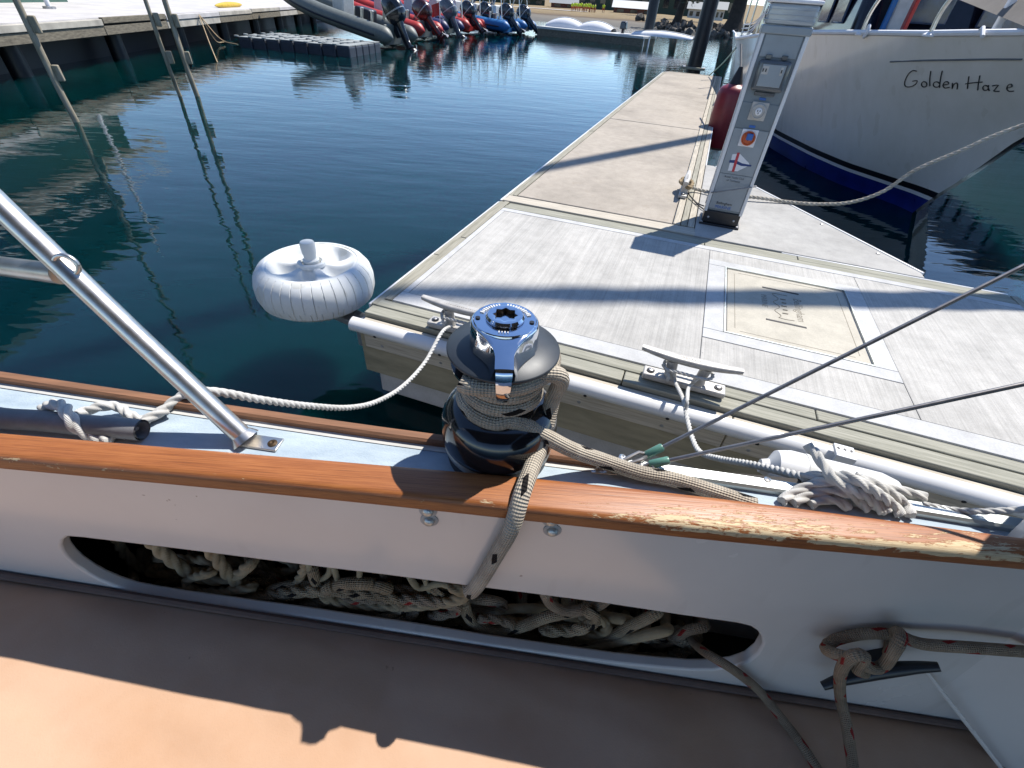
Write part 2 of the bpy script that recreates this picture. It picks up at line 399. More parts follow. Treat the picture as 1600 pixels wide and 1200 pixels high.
# water
m = bpy.data.materials.new('sea'); t, p = nodes(m); MATS['sea'] = m
p.inputs['IOR'].default_value = 1.333; p.inputs['Roughness'].default_value = 0.025; p.inputs['Specular IOR Level'].default_value = 0.5
c = ramp(t, noise_fac(t, 0.22, 3, 0.5), [(0.3, (0.0004, 0.0190, 0.0180)), (0.7, (0.0004, 0.0110, 0.0185))]); t.links.new(c, p.inputs['Base Color'])
a = noise_fac(t, 1.0, 3, 0.5, vec=(0.9, 2.6, 1)); b = noise_fac(t, 1.0, 2, 0.5, vec=(3.5, 9, 1)); e = noise_fac(t, 0.12, 2, 0.5)
hh = math_n(t, 'ADD', math_n(t, 'MULTIPLY', a, 1.0), math_n(t, 'MULTIPLY', b, 0.22))
bb = bump(t, p, hh, 1.0, 0.0065)
p.inputs['Subsurface Weight'].default_value = 1.0; p.inputs['Subsurface Radius'].default_value = (1.2, 2.4, 2.4); p.inputs['Subsurface Scale'].default_value = 1.0
# ground
mat('beach', (0.17, 0.15, 0.12), 0.95, var=0.2, scale=0.15, bmp=0.3, bscale=3)
m = bpy.data.materials.new('shore'); t, p = nodes(m); MATS['shore'] = m; p.inputs['Roughness'].default_value = 0.95
tc = t.nodes.new('ShaderNodeTexCoord'); sx = t.nodes.new('ShaderNodeSeparateXYZ'); t.links.new(tc.outputs['Object'], sx.inputs[0])
zz = math_n(t, 'ADD', sx.outputs[2], math_n(t, 'MULTIPLY', math_n(t, 'SUBTRACT', noise_fac(t, 0.25, 4, 0.6), 0.5), 0.25))
c = ramp(t, zz, [(0.0, (0.10, 0.095, 0.085)), (0.36, (0.16, 0.14, 0.11)), (0.46, (0.09, 0.06, 0.035)), (0.56, (0.18, 0.125, 0.055)), (0.80, (0.225, 0.16, 0.072))])
c = mix(t, 0.5, c, ramp(t, noise_fac(t, 0.5, 5, 0.7), [(0.3, 0.6), (0.65, 1.0)]), 'MULTIPLY'); t.links.new(c, p.inputs['Base Color'])

def specks(name, scale, thr, dark, amount, vec=(1, 1, 1)):
    m = MATS[name]; t = m.node_tree; p = t.nodes['Principled BSDF']; src = p.inputs['Base Color'].links[0].from_socket
    k = ramp(t, noise_fac(t, scale, 2, 0.5, vec=vec), [(thr, 0.0), (thr + 0.02, 1.0)]); k2 = math_n(t, 'MULTIPLY', k, amount)
    t.links.new(mix(t, k2, src, dark), p.inputs['Base Color'])
specks('tan_canvas', 75, 0.755, (0.20, 0.12, 0.07), 0.5)
specks('tan_canvas', 2.6, 0.60, (0.42, 0.27, 0.17), 0.3, (1, 2.2, 1))
specks('gel_white', 60, 0.76, (0.20, 0.15, 0.12), 0.6)
specks('gel_white', 3.0, 0.62, (0.56, 0.51, 0.47), 0.35, (5, 5, 1.2))
specks('ghost_hull', 2.2, 0.64, (0.62, 0.60, 0.55), 0.4, (3, 3, .4))
specks('concrete_brushed', 60, 0.72, (0.22, 0.21, 0.19), 0.5)
specks('concrete_walk', 9, 0.66, (0.30, 0.26, 0.21), 0.5)
specks('white_tyre', 8, 0.64, (0.50, 0.49, 0.43), 0.5)
mt = MATS
# ---------------------------------------------------------------- water and shore
mb = MB(); mb.add([(-900, -60, 0), (900, -60, 0), (900, 1500, 0), (-900, 1500, 0)], [(0, 1, 2, 3)])
setp(mb.build('water', mt['sea'], fix=False), kind='structure')

# ---------------------------------------------------------------- floating dock (local x = along the head, local y = along the walkway)
DZ = 0.45
dock = empty('floating_dock', (0, 0, 0), -PH, 'pale concrete marina pontoon head with timber edges, white rub strip and square service lid', 'dock')
def dl(mb, name, m, bev=0.003, parent=None, **k): return mb.build(name, mt[m], parent or dock, bevel=bev, local=True, **k)
A0, A1, B0, B1 = 1.452, 2.745, -1.028, 1.70
# head slab: brushed fields framed by smooth bands, as flush sheets with real joints
dl(MB().b2(B0, B1, A0, A1, 0.10, DZ - 0.006), 'concrete_body', 'concrete_smooth', 0)
L0, L1, M0, M1 = 0.315, 0.88, 1.82, 2.495           # service lid opening
F0, F1, G0, G1 = 0.232, 0.955, 1.745, 2.565         # smooth frame round it
def sheet(x0, x1, y0, y1, name, m, z=DZ): return dl(MB().b2(x0 + .0012, x1 - .0012, y0 + .0012, y1 - .0012, DZ - 0.03, z), name, m, 0.0015)
sheet(B0, B1, A0, A0 + 0.085, 'smooth_band', 'concrete_smooth', DZ + .001)
sheet(B0, B1, A1 - 0.05, A1, 'smooth_band', 'concrete_smooth', DZ + .001)
sheet(B0, B0 + 0.03, A0 + .085, A1 - .05, 'smooth_band', 'concrete_smooth', DZ + .001)
sheet(B0 + .03, F0, A0 + .085, A1 - .05, 'brushed_field', 'concrete_brushed')
sheet(F0, F1, A0 + .085, G0, 'brushed_field', 'concrete_brushed')
sheet(F0, F1, G1, A1 - .05, 'brushed_field', 'concrete_brushed')
sheet(F1, B1, A0 + .085, A1 - .05, 'brushed_field', 'concrete_brushed')
for (x0, x1, y0, y1) in ((F0, F1, G0, M0), (F0, F1, M1, G1), (F0, L0, M0, M1), (L1, F1, M0, M1)):
    sheet(x0, x1, y0, y1, 'lid_surround', 'concrete_smooth', DZ + .002)
# metal edging of the opening
for (x0, x1, y0, y1) in ((L0, L1, M0, M0 + .006), (L0, L1, M1 - .006, M1), (L0, L0 + .006, M0 + .006, M1 - .006), (L1 - .006, L1, M0 + .006, M1 - .006)):
    dl(MB().b2(x0, x1, y0, y1, DZ - .03, DZ + .0045), 'edging', 'aluminium', 0)
dl(MB().b2(L0 + .006, L1 - .006, M0 + .006, M1 - .006, DZ - .029, DZ - .024), 'pit_shadow_gap', 'black_rubber', 0)
lid = dl(MB().b2(L0 + .013, L1 - .013, M0 + .013, M1 - .013, DZ - .023, DZ - .001), 'service_lid', 'lid_stone', 0.002)
# engraved panel line, slots, lettering on the lid
lx0, lx1, ly0, ly1 = L0 + .045, L1 - .045, M0 + .04, M1 - .04
mb = MB()
w = .0022
for (x0, x1, y0, y1) in ((lx0 + .02, lx1 - .02, ly0, ly0 + w), (lx0 + .02, lx1 - .02, ly1 - w, ly1), (lx0, lx0 + w, ly0 + .02, ly1 - .02), (lx1 - w, lx1, ly0 + .02, ly1 - .02)): mb.b2(x0, x1, y0, y1, DZ - .0015, DZ - .0003)
dl(mb, 'panel_groove', 'lid_line', 0, lid)
for yy in (2.02, 2.345):
    dl(MB().b2(0.49, 0.655, yy - .007, yy + .007, DZ - .004, DZ + .0008), 'lifting_slot', 'dark_steel', 0.003, lid)
def dtext(name, txt, size, m, b, a, z, xd, yd, parent):
    return text(name, txt, size, mt[m], ab(a, b, z), xd, yd, parent, .0004)
dtext('lettering', 'Bellingham', .052, 'lid_line', .640, 2.175, DZ - .0008, -dA, dB, lid)
dtext('lettering', 'MARINE', .036, 'lid_line', .492, 2.20, DZ - .0008, -dA, dB, lid)
wv = [ab(2.06 + .24 * i / 24, .545 + .012 * math.sin(i * .75), DZ - .0006) for i in range(25)]
wv = [ab(2.06, .61, DZ - .0006), ab(2.055, .57, DZ - .0006)] + wv + [ab(2.30, .60, DZ - .0006)]
mb = MB().tube(wv, .0016, 6); mb.build('wave_emblem', mt['lid_line'], lid)
mb = MB()
for i in range(5): mb.tube([ab(2.11 + .035 * i, .565 + .004 * (i % 2), DZ - .0006), ab(2.112 + .035 * i, .588, DZ - .0006)], .0035, 6)
mb.build('wave_emblem', mt['lid_line'], lid)
# front walers, rub strip and fascia: separate boards butted end to end
def boards(name, y0, y1, z0, z1, m, cuts, jit=.002):
    for i in range(len(cuts) - 1):
        d = random.uniform(-jit, jit)
        dl(MB().b2(cuts[i] + .002, cuts[i + 1] - .002, y0 + d, y1 + d, z0, z1 + random.uniform(-.002, .002)), name, m, 0.004)
boards('waler_plank', 1.396, 1.449, .30, .448, 'timber_green', [-1.075, .62, 1.74])
boards('waler_plank', 1.328, 1.391, .30, .446, 'timber_green', [-1.085, -.02, 1.75])
boards('waler_plank', 1.292, 1.323, .30, .428, 'timber_cream', [-1.075, .36, 1.75])
dl(MB().b2(-1.10, 1.75, 1.300, 1.327, .16, .372), 'fascia_board', 'fascia', 0.004)
dl(MB().b2(-1.06, 1.72, 1.33, 2.74, .03, .30), 'float_body', 'concrete_smooth', 0.01)
mb = MB(); prof = []
for i in range(13):
    th = -math.pi / 2 + math.pi * i / 12; prof.append((1.302 - .040 * math.cos(th), .3985 + .030 * math.sin(th)))
n = len(prof); xs = (-1.12, 1.76)
mb.add([(x, p_[0], p_[1]) for x in xs for p_ in prof], [list(range(n)), list(range(n, 2 * n))[::-1]] + [(i, i + 1, n + i + 1, n + i) for i in range(n - 1)] + [(n - 1, 0, n, 2 * n - 1)])
rub = dl(mb, 'rub_strip', 'white_plastic', 0, smooth=True, ang=50)
for bx in [-1.05 + .29 * i for i in range(10)]:
    dl(MB().lathe([(0, .0), (.006, .0), (.006, .003), (0, .003)], (bx + .05, 1.2655, .385), 10, (0, -1, -.4)), 'screw', 'dark_steel', 0, rub)
for bx in (-.99, -.72, -.44, -.15, .153, .445, .74, 1.03, 1.32, 1.6):
    q = dl(MB().lathe([(.030, .0), (.030, .002), (.028, .003), (0, .003)], (bx, 1.2995, .325), 22, (0, -1, 0)), 'hole_shade_disc', 'black_rubber', 0, smooth=True)  # flat black disc painted for the shade inside a recessed bolt hole
    dl(MB().lathe([(.009, .0032), (.009, .008), (.006, .010), (0, .010)], (bx, 1.2995, .325), 8, (0, -1, 0)), 'bolt', 'galv', 0, q)
# left side and back boards
def side(name, x0, x1, z1, m, cuts):
    for i in range(len(cuts) - 1):
        dl(MB().b2(x0, x1, cuts[i] + .002, cuts[i + 1] - .002, .20, z1 + random.uniform(-.002, .002)), name, m, 0.003)
side('side_plank', -1.064, -1.032, .449, 'timber_green_y', [1.452, 2.2, 2.87]); side('side_plank', -1.098, -1.067, .446, 'timber_green_y', [1.40, 1.95, 2.87])
dl(MB().b2(-1.112, -1.1, 1.40, 2.87, .36, .440), 'white_edge', 'white_plastic', 0.003)
boards('waler_plank', 2.748, 2.800, .25, .449, 'timber_green', [-1.028, .2, 1.70]); boards('waler_plank', 2.804, 2.862, .25, .447, 'timber_green', [-1.028, .7, 1.70])
dl(MB().b2(.62, 1.70, 2.866, 2.878, .33, .446), 'white_edge', 'white_plastic', 0.003)
dl(MB().b2(1.704, 1.745, 1.452, 2.862, .25, .447), 'side_plank', 'timber_green_y', 0.004)

# ---------------------------------------------------------------- walkway
walk = empty('walkway_pontoon', (0, 0, 0), -PH, 'long narrow tan concrete walkway pontoon running out to the black pile', 'walkway')
def wl(mb, name, m, bev=0.003, parent=None, **k): return mb.build(name, mt[m], parent or walk, bevel=bev, local=True, **k)
W0, W1 = 3.02, 12.75
ys = [W0, 6.25, 9.5, W1]
for i in range(3): wl(MB().b2(-1.035, -.005, ys[i] + .004, ys[i + 1] - .004, .06, DZ - (.0 if i % 2 else .003)), 'deck_slab', 'concrete_walk', 0.006)
wl(MB().b2(-1.09, .14, 2.885, 2.945, .2, .449), 'end_beam', 'timber_cream', 0.004); wl(MB().b2(-1.09, .14, 2.949, 3.012, .2, .445), 'end_beam', 'timber_cream', 0.004)
cy = [3.016, 5.4, 7.9, 10.3, W1]
for i in range(4):
    for (x0, x1, zz, m_) in ((-1.066, -1.04, .449, 'timber_green_y'), (-1.096, -1.069, .446, 'timber_green_y'), (.0, .042, .452, 'timber_cream_y'), (.046, .083, .449, 'timber_green_y'), (.087, .128, .451, 'timber_cream_y')):
        if m_ not in mt: mat('timber_cream_y', (0.47, 0.42, 0.34), 0.8, var=0.2, scale=3, vec=(40, 2, 40), bmp=0.4, bscale=5, col2=(0.27, 0.24, 0.19))
        wl(MB().b2(x0, x1, cy[i] + .003, cy[i + 1] - .003, .22, zz + random.uniform(-.003, .003)), 'side_plank', m_, 0.003)
wl(MB().b2(-1.112, -1.098, 2.9, W1, .37, .442), 'white_edge', 'white_plastic', 0.003); wl(MB().b2(.13, .142, 4.64, W1, .37, .448), 'white_edge', 'white_plastic', 0.003)
wl(MB().b2(-1.09, .13, W1 + .002, W1 + .06, .2, .452), 'end_beam', 'timber_cream', 0.004)
# triangular gusset
gp = [(.133, 2.884), (1.33, 2.884), (1.33, 2.95), (.2, 4.66), (.133, 4.66)]
wl(MB().prism(gp, .22, DZ - .002), 'gusset_slab', 'concrete_gusset', 0.004)
e0, e1 = Vector((1.335, 2.955, 0)), Vector((.205, 4.665, 0)); ed = (e1 - e0).normalized(); en = Vector((ed.y, -ed.x, 0))
if en.x < 0: en = -en
wl(MB().box((e0 + e1) / 2 + en * .012 + Z * .40, ((e1 - e0).length, .018, .095), ax=(ed, en, Z)), 'white_edge', 'white_plastic', 0.003)
wl(MB().box((e0 + e1) / 2 + en * .002 + Z * .38, ((e1 - e0).length, .006, .11), ax=(ed, en, Z)), 'edge_gap', 'dark_steel', 0)
for f_ in (.12, .34, .55, .78): 
    q = e0.lerp(e1, f_) - en * .05; wl(MB().lathe([(.011, 0), (.011, .004), (.006, .006), (0, .006)], (q.x, q.y, DZ - .002), 10), 'bolt', 'galv', 0)

# ---------------------------------------------------------------- piles
pp = ab(13.0, -.42, 0)
k = (pp - px(1084, 112, .45)).length
pb = px(1084, 108, .45)
g = empty('dock_pile', (pb.x, pb.y, 0), -PH, 'thick black round pile at the far end of the tan walkway', 'pile', 'black mooring piles')
MB().lathe([(.165, -1), (.165, 5.4), (.15, 5.45), (0, 5.6)], (0, 0, 0), 28).build('shaft', mt['pile_black'], g, smooth=True, local=True)
MB().b2(-.30, .26, -.26, -.175, .452, .50).build('guide_collar', mt['timber_green'], g, bevel=.006, local=True)
for sx in (-.24, .22): MB().b2(sx - .03, sx + .03, -.175, .2, .452, .49).build('guide_arm', mt['galv'], g, bevel=.005, local=True)
fp = px(1009, 70, 0)
g = empty('mooring_pile', (fp.x, fp.y, 0), 0, 'slim dark pile standing in the water at the white pontoon end', 'pile', 'black mooring piles')
MB().lathe([(.27, -1), (.27, 7), (.2, 7.1), (0, 7.3)], (0, 0, 0), 24).build('shaft', mt['pile_black'], g, smooth=True, local=True)
MB().b2(-.75, .45, -.40, -.30, .48, .58).build('guide_collar', mt['pale_paint'], g, local=True)

# ---------------------------------------------------------------- dock cleats
def cleat(name, c, label):
    g = empty(name, c, -PH, label, 'cleat', 'cast dock cleats')
    MB().b2(-.14, .14, -.028, .028, 0, .022).build('base', mt['cleat_metal'], g, bevel=.005, local=True)
    for s_ in (-1, 1):
        MB().lathe([(.014, .0), (.014, .003), (.009, .003), (.009, .001), (0, .001)], (s_ * .115, 0, .0222), 14).build('bolt_seat', mt['black_plastic'], g, local=True)
        MB().lathe([(.0085, 0), (.0085, .005), (0, .007)], (s_ * .115, 0, .0235), 6).build('bolt', mt['galv'], g, local=True)
        q = MB(); q.tube([(s_ * .048, 0, .015), (s_ * .050, 0, .045), (s_ * .056, 0, .088)], [.024, .018, .019], 14); q.build('leg', mt['cleat_metal'], g, smooth=True, local=True)
    rows = []
    for i in range(25):
        x = -.165 + .33 * i / 24; t_ = abs(x) / .165; hw = .021 * (1 - .45 * t_ ** 2); hz = .013 * (1 - .4 * t_ ** 2); zc = .098 + .012 * t_ ** 2
        rows.append([(x, hw * math.copysign(abs(math.cos(a)) ** .6, math.cos(a)), zc + hz * math.copysign(abs(math.sin(a)) ** .6, math.sin(a))) for a in [2 * math.pi * j / 16 for j in range(17)]])
    h = MB().grid(rows); b = len(h.v); h.f.append(list(range(16))); h.f.append([b - 17 + j for j in range(16)][::-1])
    ho = h.build('horn', mt['cleat_metal'], g, smooth=True, local=True, ang=60)
    q = MB()
    for i in range(17): q.b2(-.072 + .009 * i, -.067 + .009 * i, -.006, .006 - .004 * ((i * 7) % 3 == 0), .1105 , .1125)
    q.build('raised_lettering', mt['cleat_metal'], ho, local=True)
    return g
c1 = px(1068, 594, .47); C1 = cleat('dock_cleat', (c1.x, c1.y, .4525), 'cast metal dock cleat in front of the square service lid with white line')
c0 = px(722, 512, .47); C0 = cleat('dock_cleat', (c0.x, c0.y, .4525), 'cast metal dock cleat partly behind the winch with white line')

# ---------------------------------------------------------------- power pedestal
pc = ab(3.20, .268, .448)
ped = empty('power_pedestal', pc, -PH, 'grey power pedestal with clear lamp top, sockets and flag sticker on the pontoon', 'power pedestal')
def pl(mb, name, m, bev=.002, parent=None, **k): return mb.build(name, mt[m], parent or ped, bevel=bev, local=True, **k)
PW, PD, PT = .102, .075, .955
pl(MB().b2(-.118, .118, -.095, .095, 0, .012), 'base_plate', 'black_plastic', .003)
pl(MB().b2(-PW - .004, PW + .004, -PD - .004, PD + .004, .012, .085), 'plinth', 'black_plastic', .004)
for sx in (-.075, .075): pl(MB().lathe([(.007, 0), (.007, .004), (0, .006)], (sx, -PD - .004, .045), 8, (0, -1, 0)), 'bolt', 'galv', 0)
for sx in (-.105, .105): pl(MB().lathe([(.008, 0), (.008, .006), (0, .007)], (sx, -.086, .012), 8), 'bolt', 'galv', 0)
body = pl(MB().b2(-PW, PW, -PD, PD, .085, PT), 'body', 'ped_body', .006)
for sx in (-1, 1):
    pl(MB().b2(sx * PW - .009, sx * PW + .009, -PD - .009, -PD + .012, .078, PT - .002), 'edge_trim', 'white_plastic', .003)
    pl(MB().b2(sx * PW - .009, sx * PW + .009, PD - .012, PD + .009, .078, PT - .002), 'edge_trim', 'white_plastic', .003)
f = -PD
pl(MB().b2(-.09, .09, f - .003, f - .0005, .10, .30), 'front_panel', 'ped_light', .001)
pl(MB().b2(-.09, .09, f - .004, f - .0005, .303, .535), 'front_panel', 'ped_light', .001)
pl(MB().b2(-.092, .092, f - .0035, f - .0005, .54, .66), 'front_panel', 'ped_body', .001)
pl(MB().b2(-.085, .085, f - .004, f - .0005, .86, .95), 'front_panel', 'ped_light', .001)
cov = pl(MB().b2(-.078, .078, f - .034, f - .001, .715, .85), 'breaker_cover', 'ped_smoke', .016, seg=4)
pl(MB().b2(-.055, .055, f - .0362, f - .033, .738, .832), 'window', 'ped_light', .006, cov)
pl(MB().b2(-.052, -.022, f - .0372, f - .0355, .79, .825), 'breaker_switch', 'socket_grey', .001, cov)
pl(MB().b2(.034, .046, f - .0372, f - .0355, .79, .825), 'breaker_switch', 'socket_grey', .001, cov)
for q in (-.047, -.034, .040): pl(MB().b2(q - .003, q + .003, f - .0385, f - .0368, .80, .814), 'toggle', 'black_plastic', 0, cov)
for q in (-.04, .035): pl(MB().b2(q - .014, q + .014, f - .02, f - .001, .852, .872), 'hinge', 'ped_smoke', .003, cov)
pl(MB().b2(-.05, .05, f - .012, f - .001, .695, .712), 'latch', 'ped_smoke', .003, cov)
def outlet(z, ring, x0):
    s_ = pl(MB().b2(x0 - .042, x0 + .042, f - .012, f - .001, z - .043, z + .043), 'socket', 'socket_grey' if ring == 'socket_grey' else 'flag_white', .003)
    pl(MB().lathe([(.036, 0), (.036, .010), (.031, .013), (.028, .008), (0, .008)], (x0, f - .012, z), 24, (0, -1, 0)), 'ring', ring, 0, s_, smooth=True)
    pl(MB().lathe([(.017, 0), (.017, .009), (.014, .011), (0, .011)], (x0, f - .018, z), 18, (0, -1, 0)), 'face', 'flag_white' if ring == 'socket_grey' else 'orange_plastic', 0, s_, smooth=True)
    for (qx, qz) in ((-.006, .004), (.006, .004), (0, -.007)): pl(MB().b2(x0 + qx - .0018, x0 + qx + .0018, f - .031, f - .0285, z + qz - .004, z + qz + .004), 'pin_slot', 'ink', 0, s_)
    pl(MB().b2(x0 - .016, x0 + .016, f - .006, f - .001, z + .05, z + .062), 'tag', 'ink_blue', .001, s_)
    return s_
outlet(.625, 'socket_grey', .0); s2 = outlet(.495, 'orange_plastic', -.004)
pl(MB().b2(-.016, .016, f - .034, f - .020, .488, .520), 'switch', 'ink_blue', .003, s2)
# burgee sticker: white swallow-less pennant, red upright bar, blue bar
def flat(poly, m, d, name, parent=None):
    mb = MB(); n = len(poly)
    mb.add([(a_, f - d, b_) for a_, b_ in poly] + [(a_, f - .002, b_) for a_, b_ in poly], [list(range(n)), list(range(n, 2 * n))[::-1]] + [(i, (i + 1) % n, n + (i + 1) % n, n + i) for i in range(n)])
    return pl(mb, name, m, 0, parent)
fg = flat([(-.052, .318), (-.056, .405), (-.02, .414), (.045, .372), (.052, .362), (.04, .352), (0, .322)], 'flag_white', .0052, 'flag_sticker')
flat([(-.030, .316), (-.034, .416), (-.020, .418), (-.016, .316)], 'flag_red', .0062, 'red_bar', fg)
flat([(-.060, .360), (-.060, .374), (-.030, .378), (.01, .366), (.062, .364), (.062, .356), (.01, .352), (-.03, .362)], 'flag_blue', .0057, 'blue_bar', fg)
X_, Y_ = dB, Z
def pt(txt, size, m, x, z): text('lettering', txt, size, mt[m], pc + dB * x + dA * (f - .0048) + Z * z, X_, Y_, ped, .0003)
pt('Royal Yacht Club', .0155, 'ink_grey', -.004, .285); pt('of Tasmania', .0155, 'ink_grey', -.004, .267)
pt('Bellingham', .021, 'ink', -.01, .135); pt('MARINE', .026, 'ink_blue', -.01, .112)
pl(MB().b2(-.115, .115, -.088, .088, PT - .004, PT + .032), 'collar', 'ped_light', .006)
pl(MB().b2(-.112, .112, -.085, .085, PT + .033, PT + .115), 'lamp_lens', 'ped_lens', .014, seg=4)
for q in range(3): pl(MB().b2(-.114, .114, -.087, .087, PT + .05 + q * .02, PT + .053 + q * .02), 'lens_rib', 'ped_lens', .001)
pl(MB().b2(-.12, .12, -.093, .093, PT + .116, PT + .132), 'cap', 'flag_white', .006)
# power cable round the pedestal
cb = []
for i in range(33):
    a_ = 2 * math.pi * i / 32; cb.append(pc + dB * (.135 * math.cos(a_)) + dA * (-.005 + .118 * math.sin(a_)) + Z * (.20 + .05 * math.cos(a_ + .6)))
rope('power_cable', cb, .004, mt['hose_grey'], None, label='thin grey cable looped once round the power pedestal', cat='cable')

# ---------------------------------------------------------------- corner fender wheel
wc = px(491, 428, .47); 
fw = empty('dock_fender', (wc.x, wc.y, .34), 0, 'white moulded wheel shaped dock fender with tread at the pontoon corner', 'dock fender')
WR, WH = .232, .2
prof = [(.10, .0), (.15, .002), (.195, .012), (.222, .035), (WR, .07), (WR, .115), (.224, .15), (.205, .178), (.188, .19), (.178, .1905), (.175, .187), (.171, .187), (.166, .186)]
mb = MB(); n = 576; b = 0; SCW = 1.09
for i, (r_, h) in enumerate(prof):
    for kk in range(n):
        a_ = 2 * math.pi * kk / n; rr = r_
        if 2 <= i <= 7:
            g_ = kk % 16; up = i >= 4; lng = (kk // 16) % 2
            if (g_ < 1 and up and (lng or i >= 5)) or (g_ == 8 and i in (2, 3)): rr -= .0055
        mb.v.append((rr * math.cos(a_) * SCW, rr * math.sin(a_) * SCW, h))
for i in range(len(prof) - 1):
    for kk in range(n): mb.f.append([i * n + kk, i * n + (kk + 1) % n, (i + 1) * n + (kk + 1) % n, (i + 1) * n + kk])
mb.f.append(list(range(n))[::-1])
mb.build('tyre', mt['white_tyre'], fw, smooth=True, ang=32, local=True)
# dished centre with five pockets
rows = []
for j in range(22):
    r_ = .167 * (1 - j / 21) + .036 * (j / 21); row = []
    for kk in range(121):
        a_ = 2 * math.pi * kk / 120
        pk = max(0, math.cos(2.5 * (a_ + .25)) ** 2 - .25) / .75; tt = (r_ - .036) / .131
        z_ = .186 - .018 * math.sin(math.pi * min(1, tt * 1.0)) - .055 * (pk ** .8) * max(0, math.sin(math.pi * min(1, max(0, (tt - .08) / .88)))) ** .7
        row.append((r_ * math.cos(a_) * SCW, r_ * math.sin(a_) * SCW, z_))
    rows.append(row)
MB().grid(rows).build('wheel_disc', mt['white_tyre'], fw, smooth=True, ang=70, local=True)
MB().lathe([(.060, .176), (.058, .19), (.052, .194), (.046, .193), (.043, .185), (.043, .16)], (0, 0, 0), 36, close=True).build('hub_ring', mt['white_tyre'], fw, smooth=True, local=True)
MB().lathe([(.043, .15), (.0, .15)], (0, 0, 0), 24).build('hub_well', mt['white_tyre'], fw, local=True)
MB().lathe([(.034, .15), (.034, .20), (.029, .204), (.026, .206), (.026, .222), (.029, .228), (.031, .27), (.027, .279), (0, .281)], (0, 0, 0), 32).build('axle_cap', mt['white_tyre'], fw, smooth=True, local=True)
cor = ab(1.40, -1.08, .36) - Vector((wc.x, wc.y, .34))
MB().box(Vector((cor.x * .5, cor.y * .5, -.02)), (.36, .09, .03), math.atan2(cor.y, cor.x)).build('bracket', mt['galv'], fw, bevel=.004, local=True)
MB().box(Vector((cor.x * 1.0, cor.y * 1.0, -.02)), (.10, .16, .12), math.atan2(cor.y, cor.x)).build('bracket', mt['galv'], fw, bevel=.004, local=True)
# ---------------------------------------------------------------- our yacht: side deck, coaming, seat
ZR, ZD, ZS = 1.03, 0.99, 0.68
yacht = empty('sailing_yacht', (0, .3, .2), 0, 'white yacht cockpit side with varnished cap rail, slotted locker and tan seat', 'yacht')
def yb(mb, name, m, bev=0.0, parent=None, **k): return mb.build(name, mt[m], parent or yacht, bevel=bev, **k)
def ytop(x): return .3157 - .024 * (x + .5775)
LEAN = .075
def ysf(x, z): return ytop(x) - LEAN * (1.009 - z)
def zseat(x): return .696 - .115 * x
def ybot(x): return ysf(x, zseat(x))
def pxs(x, y, h): return ppl(x, y, Vector((0, 0, .696 + h)), Vector((.115, 0, 1)))
def onface(x, y, off=0.0):
    """point on the coaming face, or off metres in front of it (negative: behind), seen at that spot"""
    return ppl(x, y, Vector((0, ytop(0) - off, 1.009)), Vector((.024, 1, -LEAN)))
# slot outline traced on the face
slot_px = [(106, 839), (97, 845), (95, 853), (98, 862), (106, 873), (118, 884), (136, 896), (156, 907), (178, 916), (203, 924), (232, 930), (281, 938), (340, 946), (405, 955), (480, 965), (560, 977), (650, 990), (760, 1008), (860, 1022), (960, 1036), (1030, 1043), (1080, 1047), (1115, 1047), (1145, 1043), (1168, 1035), (1184, 1022), (1192, 1008), (1190, 996), (1184, 987), (1172, 979), (1150, 974), (1120, 970), (1064, 962), (940, 943), (840, 930), (728, 916), (600, 899), (500, 887), (405, 875), (280, 859), (180, 847), (130, 841)]
slot = [onface(*q) for q in slot_px]
bm = bmesh.new()
XA, XB, ZB_, ZT_ = -1.5, 1.4, .42, 1.014
outer = [(XA + (XB - XA) * i / 24, ZT_) for i in range(25)] + [(XB, .85)] + [(XB - (XB - XA) * i / 24, ZB_) for i in range(25)] + [(XA, .85)]
TKN = .017
fr = []
vo = [bm.verts.new((x, ysf(x, z), z)) for x, z in outer]; vi = [bm.verts.new((q.x, ysf(q.x, q.z), q.z)) for q in slot]
eo = [bm.edges.new((vo[i], vo[(i + 1) % len(vo)])) for i in range(len(vo))]; ei = [bm.edges.new((vi[i], vi[(i + 1) % len(vi)])) for i in range(len(vi))]
bmesh.ops.triangle_fill(bm, use_beauty=True, use_dissolve=False, edges=eo + ei)
# depth of the cut edge
vb = [bm.verts.new((q.x, ysf(q.x, q.z) + TKN, q.z)) for q in slot]
for i in range(len(vi)):
    j = (i + 1) % len(vi); bm.faces.new((vi[i], vi[j], vb[j], vb[i]))
ob = [bm.verts.new((v.co.x, v.co.y + TKN, v.co.z)) for v in vo]
eob = [bm.edges.new((ob[i], ob[(i + 1) % len(ob)])) for i in range(len(ob))]
eib = [bm.edges.get((vb[i], vb[(i + 1) % len(vb)])) or bm.edges.new((vb[i], vb[(i + 1) % len(vb)])) for i in range(len(vb))]
bmesh.ops.triangle_fill(bm, use_beauty=True, use_dissolve=False, edges=eob + eib)
for i in range(len(vo)):
    j = (i + 1) % len(vo); bm.faces.new((vo[i], vo[j], ob[j], ob[i]))
bmesh.ops.recalc_face_normals(bm, faces=bm.faces)
me = bpy.data.meshes.new('coaming_panel'); bm.to_mesh(me); bm.free(); me.materials.append(mt['gel_white'])
for p_ in me.polygons: p_.use_smooth = True
me.set_sharp_from_angle(angle=R(35))
cp = bpy.data.objects.new('coaming_panel', me); COL.objects.link(cp); world_child(cp, yacht)
bv = cp.modifiers.new('b', 'BEVEL'); bv.width = .0035; bv.segments = 3; bv.limit_method = 'ANGLE'; bv.angle_limit = R(50)
